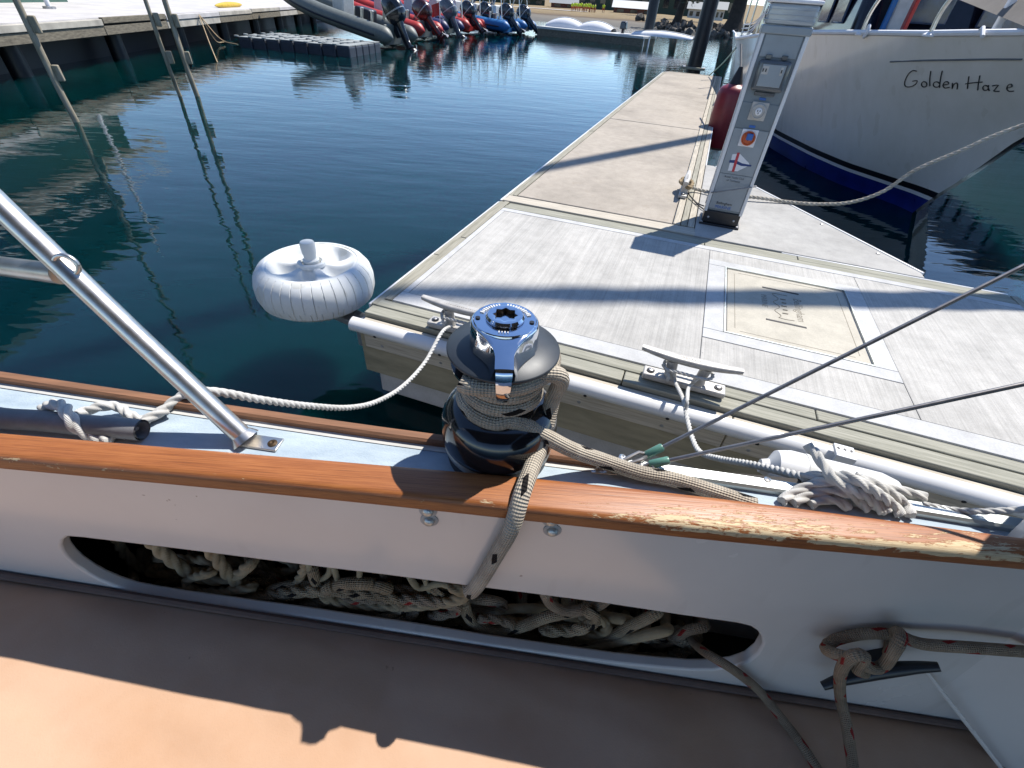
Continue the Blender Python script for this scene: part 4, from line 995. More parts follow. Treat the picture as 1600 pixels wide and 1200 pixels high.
rope('halyard', [F(1680, 1026, .02), F(1600, 1018, .02), F(1520, 1012, .024), F(1440, 1006, .022), F(1400, 992, .014), F(1350, 990, .010), F(1305, 1000, .010), F(1290, 1013, .018), F(1305, 1022, .035), F(1335, 1030, .042), F(1362, 1044, .040), F(1380, 1040, .036), F(1395, 1020, .042), F(1408, 996, .034), F(1398, 990, .014), F(1385, 1030, .008), F(1360, 1050, .016), F(1340, 1046, .040), F(1350, 1026, .048), F(1334, 1024, .050), F(1318, 1040, .046), F(1312, 1062, .040), F(1314, 1095, .034), pxs(1322, 1130, .06), pxs(1330, 1180, .035), pxs(1338, 1240, .02)], RR, mt['rope_red'], None, n=14, label='tan rope with red flecks hitched on the black coaming cleat, tail hanging', cat='rope')
rope('locker_tail', [F(1070, 990, -.06), F(1090, 1010, -.03), F(1106, 1022, -.002), F(1145, 1046, .012), pxs(1185, 1078, .03), pxs(1215, 1115, .012), pxs(1250, 1160, .009), pxs(1292, 1225, .008)], RR * .92, mt['rope_red'], None, n=14, label='red flecked rope coming out of the slot end down onto the seat', cat='rope')
# ropes stowed in the locker
G = lambda x, y, o_: onface(x, y, -o_)
def stow(pts, r_, m, lay, lab, off=.045):
    pts = [tuple(q) if len(q) > 2 else (q[0], q[1], off) for q in pts]
    (xa, ya, oa), (xz, yz, oz) = pts[0], pts[-1]
    pts = [(xa, ya - 34, .105), (xa, ya - 8, max(oa, .07))] + pts + [(xz, yz - 8, max(oz, .07)), (xz, yz - 34, .105)]
    rope('stowed_rope', [G(q[0], q[1], q[2]) for q in pts], r_, mt[m], None, lay, label=lab, cat='rope', group='ropes stowed in the coaming locker')
stow([(225, 830), (246, 856), (272, 878), (300, 896), (330, 905), (366, 900), (392, 880)], .0098, 'rope_old', 3, 'thick old laid rope bight nearest the closed rounded slot end, in front')
stow([(180, 838), (196, 866), (222, 888), (250, 893)], .008, 'rope_old', 3, 'dim laid rope loop deep in the rounded slot end', .075)
stow([(318, 848), (338, 872), (362, 902), (392, 922), (424, 938), (476, 944), (526, 942), (560, 925)], .0098, 'rope_old', 3, 'thick old laid rope crossing low over the slot sill', .042)
stow([(436, 925), (460, 914), (474, 890), (480, 866)], .0075, 'rope_old', 3, 'short laid rope piece rising behind the slot sill', .05)
stow([(400, 880), (430, 895), (462, 885), (440, 870)], .008, 'rope_old', 3, 'small laid rope loop at the back under the slot top', .085)
stow([(482, 878), (486, 898), (500, 905), (514, 896), (516, 878)], .0045, 'rope_thin', 0, 'thin cream cord ring hanging at the slot top', .044)
stow([(520, 880), (530, 910), (545, 922), (560, 910), (562, 885)], .0045, 'rope_thin', 0, 'second thin cream cord loop beside the cord ring', .04)
stow([(488, 890), (498, 914), (528, 936), (580, 950), (650, 960), (712, 972), (760, 975)], .0085, 'rope_stow', 0, 'black flecked braid lying along the slot sill', .044)
stow([(724, 936, .045), (729, 958, .036), (746, 977, .032), (778, 987, .032), (818, 978, .034), (858, 963, .04), (925, 950, .06)], .0090, 'rope_stow', 0, 'black flecked braid loop directly below the hanging winch tail')
stow([(780, 985), (824, 993), (880, 1001), (940, 997), (986, 978), (1026, 958)], .0085, 'rope_stow', 0, 'black flecked braid bight curving up in the open half of the slot', .046)
stow([(800, 1000), (860, 1012), (920, 1010), (980, 998), (1040, 985)], .0085, 'rope_old', 0, 'plain grey braid beneath the flecked bight in the slot', .04)
stow([(664, 905), (672, 925), (686, 944), (706, 950), (716, 930)], .0042, 'rope_thin', 0, 'thin cream cord loop beside the hanging winch tail', .044)
stow([(640, 900), (655, 918), (690, 912), (720, 925)], .005, 'rope_thin', 0, 'thin cream cord crossing the slot top near the winch tail', .04)
stow([(600, 895), (612, 930), (640, 950), (690, 935), (700, 905)], .0085, 'rope_red', 0, 'red flecked rope loop behind the cream cords', .07)
stow([(850, 925), (862, 945), (890, 955), (930, 948), (950, 935)], .0078, 'rope_red', 0, 'red flecked rope bight under the slot top past the winch tail', .045)
stow([(1010, 985), (1024, 1005), (1050, 1000), (1075, 985), (1100, 980)], .0078, 'rope_red', 0, 'red flecked rope bight near the slot end where the tail leaves', .05)
stow([(1030, 1020), (1036, 995), (1060, 985), (1090, 1000)], .0078, 'rope_red', 0, 'red flecked rope loop standing at the back near the slot end', .065)
random.seed(11)
for i in range(44):
    cx_ = random.uniform(215, 1050); cy_ = 850 + (cx_ - 100) * .135 + random.uniform(8, 55); rx_, ry_ = random.uniform(50, 130), random.uniform(8, 24); a0 = random.uniform(0, 6.28); ln_ = random.uniform(2.4, 5)
    pts = [(cx_ + rx_ * math.cos(a0 + ln_ * k_ / 8), cy_ + ry_ * math.sin(a0 + ln_ * k_ / 8), max(.032, .034 + (i % 5) * .013 + random.uniform(-.004, .004))) for k_ in range(9)]
    stow(pts, random.choice((.0085, .0095, .0075)), random.choice(('rope_old', 'rope_old', 'rope_stow', 'rope_red')), random.choice((0, 3)), 'dim tangled rope bight at the back of the coaming locker', .08)
# ---------------------------------------------------------------- neighbouring yacht
S0 = px(1429, 333, 0)
gh = empty('moored_yacht', (S0.x, S0.y, 0), 0, 'large grey white yacht named Golden Haze with blue boot stripe beside the walkway', 'yacht')
GA = PH - .122; gA = Vector((math.sin(GA), math.cos(GA), 0)); gB = Vector((math.cos(GA), -math.sin(GA), 0))
def gp_(a_, l_, z_): return S0 + gA * a_ - gB * l_ + Z * z_
def interp(tab, a_):
    if a_ <= tab[0][0]: return tab[0][1]
    for (x0, y0), (x1, y1) in zip(tab, tab[1:]):
        if a_ <= x1:
            t_ = (a_ - x0) / (x1 - x0); return y0 + (y1 - y0) * t_
    return tab[-1][1]
wlt = [(0, .02), (.2, .085), (.5, .27), (.88, .52), (1.5, .74), (2.41, .95), (3.5, 1.10), (5, 1.18), (7, 1.08), (9, .85), (11.2, .5)]
sht = [(-1.7, .03), (-1.2, .45), (-.4, .85), (.6, 1.12), (1.67, 1.32), (3.5, 1.45), (5.7, 1.42), (8, 1.15), (10, .9), (12, .75)]
shz = [(-1.7, 1.52), (-.4, 1.425), (1.67, 1.345), (3.6, 1.24), (5.7, 1.135), (9, 1.10), (12, 1.16)]
stem = [(0, -.6), (0, 0)]
for q in ((1457, 312), (1480, 296), (1506, 282), (1600, 216)):
    p_ = ppl(q[0], q[1], S0, gB); stem.append(((p_ - S0).dot(gA), p_.z))
stem.append((min(-1.7, stem[-1][0] - .3), 1.52))
def astem(z_):
    for (a0, z0), (a1, z1) in zip(stem, stem[1:]):
        if z_ <= z1: return a0 + (a1 - a0) * (z_ - z0) / (z1 - z0)
    return stem[-1][0]
zf = [-.5, -.25, 0.0, .085, .17, .175, .205, .21, .262, .265, .40, .6, .8, .95, 1.05, 1.5]
def hull_pt(s_, iz, sd):
    # s_ in 0..1 along the length, iz index of the level
    aS = -1.7 + s_ * 13.2;  zs_ = interp(shz, aS)
    z_ = min(zf[iz], zs_) if iz < len(zf) - 1 else zs_
    f_ = max(0, min(1, z_ / zs_)); a0 = astem(z_); aw = a0 + s_ * (11.2 + .4 * f_ - a0)
    # half breadth blends waterline and sheer shapes measured from the local stem
    w_ = interp(wlt, aw - a0 * 1.0) if z_ <= 0 else None
    bw = interp(wlt, s_ * 11.2); bs = interp(sht, -1.7 + s_ * 13.4)
    l_ = bw + (bs - bw) * f_ ** 1.1 if z_ >= 0 else bw * (1 + z_ * .6)
    return gp_(aw, l_ * sd, z_)
def ss(i, n): return (i / n) ** 1.5
NS = 56
def hull_band(i0, i1, name, m, sd, parent=None):
    return MB().grid([[hull_pt(ss(i, NS), k_, sd) for k_ in range(i0, i1 + 1)] for i in range(NS + 1)]).build(name, mt[m], parent or gh, smooth=True, ang=60, fix=False)
ghh = {}
for sd in (1, -1):
    ghh[sd] = hull_band(8, len(zf) - 1, 'topside', 'ghost_hull', sd)
    hull_band(6, 8, 'boot_stripe', 'boot_black', sd); hull_band(4, 6, 'boot_line', 'flag_white', sd); hull_band(0, 4, 'antifouling', 'boot_blue', sd)
MB().grid([[hull_pt(ss(i, NS), len(zf) - 1, 1), hull_pt(ss(i, NS), len(zf) - 1, -1)] for i in range(NS + 1)]).build('deck', mt['ghost_hull'], gh, fix=False)
MB().tube([hull_pt(ss(i, NS), len(zf) - 1, 1) + Z * .015 for i in range(NS + 1)], .022, 8).build('toe_rail', mt['flag_white'], gh, smooth=True)
MB().tube([hull_pt(ss(i, NS), len(zf) - 1, -1) + Z * .015 for i in range(NS + 1)], .022, 8).build('toe_rail', mt['flag_white'], gh, smooth=True)
hb = ghh[1].data
hbv = BVHTree.FromPolygons([v.co.copy() for v in hb.vertices], [tuple(p_.vertices) for p_ in hb.polygons])
def onhull(x, y, off=.004):
    h = hbv.ray_cast(CAM, ray(x, y).normalized())
    if h[0] is None: return None
    n_ = h[1]
    if n_.dot(ray(x, y)) > 0: n_ = -n_
    return h[0] + n_ * off
def zo(q): return (1080 + q[0] * .325, q[1] * .325)
def circ(cx, cy, rx, ry, a0=0, a1=360, n_=14): return [(cx + rx * math.cos(R(a0 + (a1 - a0) * i / n_)), cy - ry * math.sin(R(a0 + (a1 - a0) * i / n_))) for i in range(n_ + 1)]
strokes = [
 [(1086, 341), (1068, 338), (1050, 350), (1034, 376), (1027, 400), (1034, 415), (1056, 416), (1080, 404), (1089, 387), (1066, 389)],
 circ(1122, 404, 13, 13), [(1154, 340), (1149, 375), (1149, 412)], circ(1181, 405, 15, 13, 20, 340) , [(1209, 340), (1200, 380), (1196, 420)],
 [(1213, 408), (1240, 402), (1234, 391), (1220, 394), (1212, 410), (1222, 422), (1243, 418)],
 [(1258, 398), (1257, 425), (1262, 408), (1275, 397), (1283, 404), (1280, 427)],
 [(1337, 366), (1333, 395), (1330, 425)], [(1390, 362), (1384, 395), (1379, 432)], [(1320, 402), (1362, 396), (1402, 393)],
 circ(1417, 421, 13, 12, 30, 330), [(1432, 408), (1430, 422), (1436, 435)],
 [(1450, 411), (1480, 408), (1456, 435), (1484, 437)], [(1520, 422), (1545, 414), (1540, 403), (1526, 407), (1519, 424), (1530, 437), (1553, 436)]]
for i, st in enumerate(strokes):
    pts = [onhull(*zo(q)) for q in st]; pts = [p_ for p_ in pts if p_]
    if len(pts) > 2: MB().tube(catmull(pts, .02), .0040, 6).build('name_letter', mt['ink'], gh, smooth=True)
# rub strake near the bow
pts = [onhull(x, y, .006) for x, y in ((1392, 96), (1440, 94), (1490, 93), (1545, 92), (1598, 92))]
pts = [p_ for p_ in pts if p_]
if len(pts) > 2: MB().tube(catmull(pts, .05), .006, 8).build('rub_strake', mt['ink_grey'], gh, smooth=True)
# deck house with dark windows, mast, furled headsail, rails, covers
MB().box(gp_(4.3, 0, 1.75), (1.9, 6.2, 1.3), rz=-GA, taper=.88).build('deckhouse', mt['glass_dark'], gh, bevel=.05)
MB().box(gp_(4.3, 0, 2.45), (1.75, 6.0, .1), rz=-GA).build('house_roof', mt['ghost_hull'], gh, bevel=.03)
for a_ in (1.9, 2.5, 3.2, 3.85, 4.5, 5.2, 6.0):
    MB().box(gp_(a_, .925, 1.72), (.03, .42, .5), ax=(-gB, gA, Z)).build('window', mt['glass_blue'], gh, bevel=.04)
MB().box(gp_(1.24, .35, 1.72), (.5, .03, .42), rz=-PH).build('window', mt['glass_blue'], gh, bevel=.03)
MB().box(gp_(1.24, -.45, 1.72), (.5, .03, .42), rz=-PH).build('window', mt['glass_blue'], gh, bevel=.03)
MB().tube([gp_(3.28, 0, 1.2), gp_(3.28, 0, 15.6)], [.10, .075], 20).build('mast', mt['pale_paint'], gh, smooth=True)
s0, s1 = gp_(-2.35, 0, 1.55), gp_(3.28, 0, 15.45)
NQ = 40; pts = [s0.lerp(s1, i / NQ) for i in range(NQ + 1)]
MB().tube(pts, [.012 if i == 0 else (.03 if i == 1 else (.092 - .035 * (i / NQ) + .008 * math.sin(i * 1.9))) for i in range(NQ + 1)], 14).build('furled_headsail', mt['canvas_grey'], gh, smooth=True)
MB().lathe([(.03, 0), (.09, .01), (.09, .05), (.04, .06), (.04, .10), (.08, .11), (.08, .13), (0, .13)], s0.lerp(s1, .012), 20, s1 - s0).build('furler_drum', mt['dark_steel'], gh, smooth=True)
MB().tube([gp_(-1.2, 0, 1.5), gp_(-2.42, 0, 1.56)], [.07, .05], 14).build('bowsprit', mt['pale_paint'], gh, smooth=True)
MB().tube([gp_(-2.35, 0, 1.52), gp_(-.95, 0, .85)], .01, 8).build('bobstay', mt['wire'], gh)
# white post with red edge abreast the house
def on_deck(x, y, l_frac):
    best = None
    for i in range(400):
        a_ = -1.5 + i * .02; l_ = interp(sht, a_) * l_frac; P_ = gp_(a_, l_, interp(shz, a_) + .0); v_ = P_ - CAM
        X_ = 800 + FPX * v_.dot(CR) / v_.dot(CW)
        if best is None or abs(X_ - x) < best[0]: best = (abs(X_ - x), P_)
    return best[1]
w0 = on_deck(1385, 58, .45)
MB().box(w0 + Z * 1.0, (.15, .15, 2.2), rz=-PH).build('white_post', mt['pale_paint'], gh, bevel=.02)
w1 = on_deck(1404, 58, .45)
MB().box(w1 + Z * 1.0, (.035, .12, 2.2), rz=-PH).build('red_strip', mt['red_paint'], gh, bevel=.01)
w2 = on_deck(1372, 58, .55); MB().box(w2 + Z * .6, (.05, .05, 1.3), rz=-PH).build('blue_line_bag', mt['rib_blue'], gh, bevel=.01)
for (xa, lean) in ((1345, .1), (1450, .12)):
    b0 = on_deck(xa, 56, .96)
    MB().tube(catmull([b0, b0 + Z * .18 + dA * -.01 , b0 + Z * .42 - dA * .10 + dB * .05, b0 + Z * .8 - dA * .3 + dB * .1], .03), .016, 10).build('stanchion', mt['stainless'], gh, smooth=True)
    MB().lathe([(.05, 0), (.05, .012), (.022, .03), (0, .03)], b0, 16).build('stanchion_base', mt['flag_white'], gh, smooth=True)
b0 = on_deck(1351, 55, .98); MB().tube([b0 + Z * .03 + dA * .045 * math.cos(R(a_)) + Z * .045 * math.sin(R(a_)) for a_ in range(0, 361, 20)], .012, 8).build('fairlead', mt['flag_white'], gh, smooth=True)
b0 = on_deck(1528, 56, .97); MB().tube([b0 + dA * .08, b0 + Z * .05, b0 - dA * .08], .014, 8).build('fairlead', mt['flag_white'], gh, smooth=True)
b0 = on_deck(1545, 58, .5); MB().box(b0 + Z * .2, (.05, .05, .5), rz=-PH).build('awning_post', mt['flag_white'], gh, bevel=.01)
# canvas cover stretched over the foredeck: tent between a ridge and the edges
r0, r1 = on_deck(1462, 58, .2) + Z * .42, gp_(-1.5, 0, 2.15)
rows = []
for i in range(11):
    t_ = i / 10; c_ = r0.lerp(r1, t_)
    edge = c_ - dB * (.10 + .52 * t_) - Z * (.06 + .62 * t_); edge2 = c_ + dB * (.10 + .52 * t_) - Z * (.06 + .62 * t_)
    rows.append([edge, edge.lerp(c_, .5) - Z * .03, c_, edge2.lerp(c_, .5) - Z * .03, edge2])
MB().grid(rows).build('canvas_cover', mt['canvas_grey'], gh, smooth=True, fix=False)
# pulpit and rigging clutter at the far quarter
for (xa, hh) in ((1152, 1.0), (1166, 1.1), (1180, 1.0)):
    b0 = on_deck(xa, 62, .95) + dA * .3
    MB().tube([b0, b0 + Z * hh], .016, 8).build('stanchion', mt['stainless'], gh, smooth=True)
b0, b1 = on_deck(1150, 62, .97) + Z * .05, on_deck(1196, 62, .97) + Z * .35
for k_ in range(4):
    MB().tube(catmull([b0 + Z * .06 * k_, b0.lerp(b1, .4) - Z * (.10 - .05 * k_), b0.lerp(b1, .75) + Z * .02 * k_, b1 + Z * .1 * k_], .04), .010, 6).build('lashing', mt['flag_white'], gh, smooth=True)
# another pale hull lying beyond the bow (seen by its reflection)
g2 = empty('moored_yacht', gh.location + gB * 5.6 + gA * 4.2, 0, 'second pale yacht hull lying beyond the Golden Haze bow', 'yacht')
for c_ in list(gh.children):
    if c_.name.split('.')[0] in ('topside', 'boot_stripe', 'boot_line', 'antifouling', 'deck', 'toe_rail', 'deckhouse', 'house_roof', 'window'):
        n_ = c_.copy(); COL.objects.link(n_); n_.parent = g2; n_.matrix_parent_inverse = Matrix.Translation(-gh.location)
# red ball fender on a black lanyard
ft = px(1138, 146, .80); 
hA = onhull(1150, 120, .02) or px(1150, 120, 1.0)
fc = hull_pt(.42, 10, 1)
fpz = px(1137, 172, .62)
fb = empty('ball_fender', fpz, 0, 'dull red fender hanging on a black lanyard between yacht and walkway', 'fender')
MB().lathe([(0, -.42), (.08, -.415), (.14, -.38), (.165, -.30), (.168, .0), (.165, .16), (.15, .21), (.12, .235), (.06, .26), (.05, .30), (0, .31)], fpz, 28).build('body', mt['fender_red'], fb, smooth=True)
MB().tube([fpz + Z * .24, fpz + Z * .42], [.075, .02], 14).build('neck', mt['black_rubber'], fb, smooth=True)
MB().tube([fpz + Z * .40, pd(1158, 70, (fpz - CAM).dot(CW) + .25)], .012, 8).build('lanyard', mt['black_rubber'], fb, smooth=True)
# bow line to the walkway cleat
wcl = px(1068, 300, .46)
C2 = cleat('dock_cleat', (wcl.x, wcl.y, .4525), 'cast dock cleat on the walkway edge carrying the knotted bow line'); C2.rotation_euler = (0, 0, -PH + math.pi / 2)
W2 = lambda x, y, z: Vector(C2.location) + dB * x + dA * y + Z * z
rope('cleat_hitch', [W2(.03, .05, .05), W2(-.03, .09, .06), W2(-.035, .0, .07), W2(.03, -.07, .06), W2(.04, .02, .075), W2(-.03, .06, .08), W2(.0, -.04, .06), W2(.04, -.02, .05)], .014, mt['rope_old'], None, 3, label='old tan rope turns heaped on the walkway cleat', cat='rope')
bl = [W2(.02, .0, .06), px(1090, 296, .47), px(1135, 304, .475), px(1185, 309, .475), px(1235, 316, .46)]
endp = gp_(-2.15, .07, 1.53); st_ = bl[-1]; nvv = Vector((endp.y - st_.y, -(endp.x - st_.x), 0)).normalized()
bl += [ppl(x, y, st_, nvv) for x, y in ((1280, 319), (1330, 316), (1380, 299), (1430, 266), (1500, 236), (1600, 195))] + [endp]
rope('bow_line', bl, .0125, mt['rope_grey'], None, 3, label='pale mooring rope sagging from the walkway cleat up to the Golden Haze bow', cat='rope')
for k_, (qa_, qb_) in enumerate((((1075, 302), (1104, 330)), ((1078, 306), (1100, 322)))):
    rope('black_line', [px(qa_[0], qa_[1], .47), px((qa_[0] + qb_[0]) / 2, (qa_[1] + qb_[1]) / 2 + 3, .459), px(qb_[0], qb_[1], .459)], .004, mt['black_rubber'], None, label=('upper', 'lower')[k_] + ' of two thin dark cords from the walkway cleat to the pedestal foot', cat='cord', group='cords at the walkway cleat')
# green line at the far quarter
rope('green_line', [px(1108, 118, .47), px(1128, 100, .75), px(1150, 75, 1.1)], .012, mt['tape_green'], None, label='pale green line from the walkway end up to the far quarter of the yacht', cat='rope')

# ---------------------------------------------------------------- left wharf and its surroundings
wa, wb2 = Vector((-7.9, 6.0, 0)), Vector((-10.9, 27.0, 0)); wd = (wb2 - wa).normalized(); wn = Vector((-wd.y, wd.x, 0))
if wn.x > 0: wn = -wn
wh = empty('timber_wharf', wa, 0, 'pale topped timber wharf on dark piles across the water', 'wharf')
WT = .74; LW = 48
cen = wa + wd * (LW / 2 - 10)
MB().box(cen + wn * 5 + Z * (WT - .03), (LW, 10, .06), ax=(wd, wn, Z)).build('deck', mt['wharf_top'], wh)
random.seed(5)
x = -10.0
while x < LW - 10:
    l_ = random.uniform(2.2, 3.6); a_ = wa + wd * (x + l_ / 2)
    MB().box(a_ - wn * .03 + Z * (WT - .06 + random.uniform(-.01, .02)), (l_ - .03, .07, .10), ax=(wd, wn, Z)).build('edge_plank', mt[random.choice(('wharf_pale', 'wharf_timber', 'wharf_top'))], wh, bevel=.008)
    MB().box(a_ + wn * .0 + Z * (WT - .20), (l_ - .02, .09, .15), ax=(wd, wn, Z)).build('beam', mt[random.choice(('wharf_timber', 'wharf_timber', 'wharf_pale'))], wh, bevel=.008)
    x += l_
for i in range(16):
    a_ = wa + wd * (-9 + 3 * i) + wn * .35
    MB().lathe([(.16, -.8), (.15, WT - .28)], a_, 12).build('pile', mt['pile_black'], wh, smooth=True)
MB().box(cen + wn * .75 + Z * .25, (LW, .05, .86), ax=(wd, wn, Z)).build('under_wharf_shade', mt['pile_black'], wh)  # black sheet standing in for the shadow beneath the wharf
# timber poles
for (xb, yb_, xt, yt, r_, lab) in ((118, 190, 20, 0, .034, 'weathered leaning timber pole with bleached foot in front of the wharf'), (280, 150, 226, 0, .027, 'thin weathered timber pole paired with a thicker one off the wharf'), (307, 150, 257, 0, .036, 'thicker weathered timber pole of the pair off the wharf')):
    b0 = px(xb, yb_, 0); g_ = empty('timber_pole', b0, 0, lab, 'pole', 'timber poles off the wharf')
    pts = [b0 + Vector((.02 * math.sin(i * 1.3), .02 * math.cos(i * 1.7), -.6 + .45 * i)) for i in range(12)]
    MB().tube(catmull(pts, .15), r_ , 12).build('shaft', mt['pole_timber'], g_, smooth=True)
    for zz in (.5, .95): MB().box(b0 + Vector((.05, .03, zz)), (.07, .05, .16), rz=.4).build('cleat_block', mt['pole_timber'], g_, bevel=.01)
p0 = wa + wd * 11.2 + Z * (WT - .05); rb_ = px(372, 70, .25)
for k_, (e_, sg) in enumerate(((rb_, .2), (px(350, 66, .05), .25), (px(340, 98, .0), .1))):
    rope('wharf_rope', [px(311, 23, WT - .05), px(311, 23, WT - .05).lerp(e_, .5) - Z * sg, e_], .012, mt['rope_old'], None, label=('thin slack rope from the wharf edge up onto the floating cubes', 'thin slack rope from the wharf edge into the water by the cubes', 'steep thin rope from the wharf edge straight down into the water')[k_], cat='rope', group='ropes at the wharf edge')
# yellow kayak and a white pole on the wharf
kq = px(358, 8, WT + .06); ky = empty('kayak', kq, 0, 'yellow kayak lying on the pale wharf', 'kayak')
MB().tube([kq + wd * (-1.2 + .2 * i) for i in range(13)], [.015 + .075 * math.sin(math.pi * i / 12) ** .6 for i in range(13)], 12).build('hull', mt['yellow_paint'], ky, smooth=True)
fq = Vector((-16 * math.sin(R(37)), 16 * math.cos(R(37)), WT)); fq = fq + wn * 1.2
fp_ = empty('flag_pole', fq, 0, 'tall white pole standing on the wharf', 'pole'); MB().tube([fq, fq + Z * 4.2], [.05, .03], 12).build('shaft', mt['flag_white'], fp_, smooth=True)
MB().lathe([(.12, 0), (.12, .04), (0, .05)], fq, 14).build('base', mt['galv'], fp_)
# clubhouse on the wharf (its reflection lies on the water)
bc = Vector((-13.0 * math.sin(R(42)) - 9.3, 13.0 * math.cos(R(42)) + 5.5, WT))
cb0 = wa + wd * 4.5 + wn * 4.6
ch = empty('clubhouse', cb0 + Z * WT, 0, 'dark green two storey clubhouse with pale balcony standing on the wharf', 'building')
def cbx(u0, u1, n0, n1, z0, z1, name, m, **k):
    c_ = wa + wd * ((u0 + u1) / 2) + wn * ((n0 + n1) / 2) + Z * ((z0 + z1) / 2); return MB().box(c_, (u1 - u0, n1 - n0, z1 - z0), ax=(wd, wn, Z)).build(name, mt[m], ch, **k)
cbx(-7, 10.4, 3.6, 9, WT, 2.9, 'ground_floor', 'wall_teal'); cbx(-7, 9.6, 4.2, 9, 2.9, 5.2, 'upper_floor', 'wall_dark')
cbx(-7, 11.2, 2.9, 3.6, 2.85, 2.95, 'balcony', 'wharf_pale'); cbx(-7, 11.1, 3.0, 3.05, 3.5, 3.56, 'balcony_rail', 'pale_paint'); cbx(-7, 10.6, 3.45, 3.6, 1.85, 2.0, 'fascia_band', 'wharf_pale')
for i in range(6): cbx(-6 + 2.2 * i, -4.6 + 2.2 * i, 3.56, 3.6, 1.0, 1.8, 'window', 'glass_blue'); 
for i in range(5): cbx(-6 + 2.4 * i, -4.5 + 2.4 * i, 4.16, 4.2, 3.4, 4.6, 'window', 'glass_dark')
rp = [wa + wd * -7.3 + wn * 3.4 + Z * 5.15, wa + wd * 10.2 + wn * 3.4 + Z * 5.15, wa + wd * 10.2 + wn * 9.4 + Z * 5.15, wa + wd * -7.3 + wn * 9.4 + Z * 5.15, wa + wd * -3 + wn * 6.4 + Z * 7.4, wa + wd * 6.4 + wn * 6.4 + Z * 7.4]
mb = MB(); mb.add(rp, [(0, 1, 5, 4), (1, 2, 5), (2, 3, 4, 5), (3, 0, 4), (3, 2, 1, 0)]); mb.build('roof', mt['wall_dark'], ch)

# ---------------------------------------------------------------- floating cube pontoon
ca, cb_ = px(374, 74, 0), px(548, 90, 0); cdv = (cb_ - ca); cl_ = cdv.length; cdv.normalize(); cnv = Vector((-cdv.y, cdv.x, 0))
if cnv.y < 0: cnv = -cnv
cz = cl_ / 8; cu = empty('cube_pontoon', ca, 0, 'navy plastic floating cube pontoon with pale tops beside the grey inflatable', 'pontoon')
mb = MB(); h_ = .24
mb.b2(-cz * .47, cz * .47, -cz * .47, cz * .47, -.15, h_); cme = mb.mesh('float_cube', mt['cube_navy'])
mb = MB(); mb.b2(-cz * .44, cz * .44, -cz * .44, cz * .44, h_ + .002, h_ + .022); tme = mb.mesh('cube_top', mt['cube_top'])
mb = MB(); mb.lathe([(.06, 0), (.06, .03), (0, .035)], (0, 0, h_ + .02), 10); lme = mb.mesh('lug', mt['cube_top'])
rzc = math.atan2(cdv.y, cdv.x)
for i in range(8):
    for j in range(5):
        p_ = ca + cdv * (cz * (i + .5)) + cnv * (cz * (j + .5)) + Z * random.uniform(-.01, .01)
        c_ = bpy.data.objects.new('float_cube', cme); COL.objects.link(c_); c_.location = p_; c_.rotation_euler = (0, 0, rzc); world_child(c_, cu)
        bv = c_.modifiers.new('b', 'BEVEL'); bv.width = .035; bv.segments = 2
        for m_ in (tme, lme):
            t_ = bpy.data.objects.new(m_.name.split('.')[0], m_); COL.objects.link(t_); t_.parent = c_
            if m_ is lme: t_.location = (-cz / 2, -cz / 2, 0)

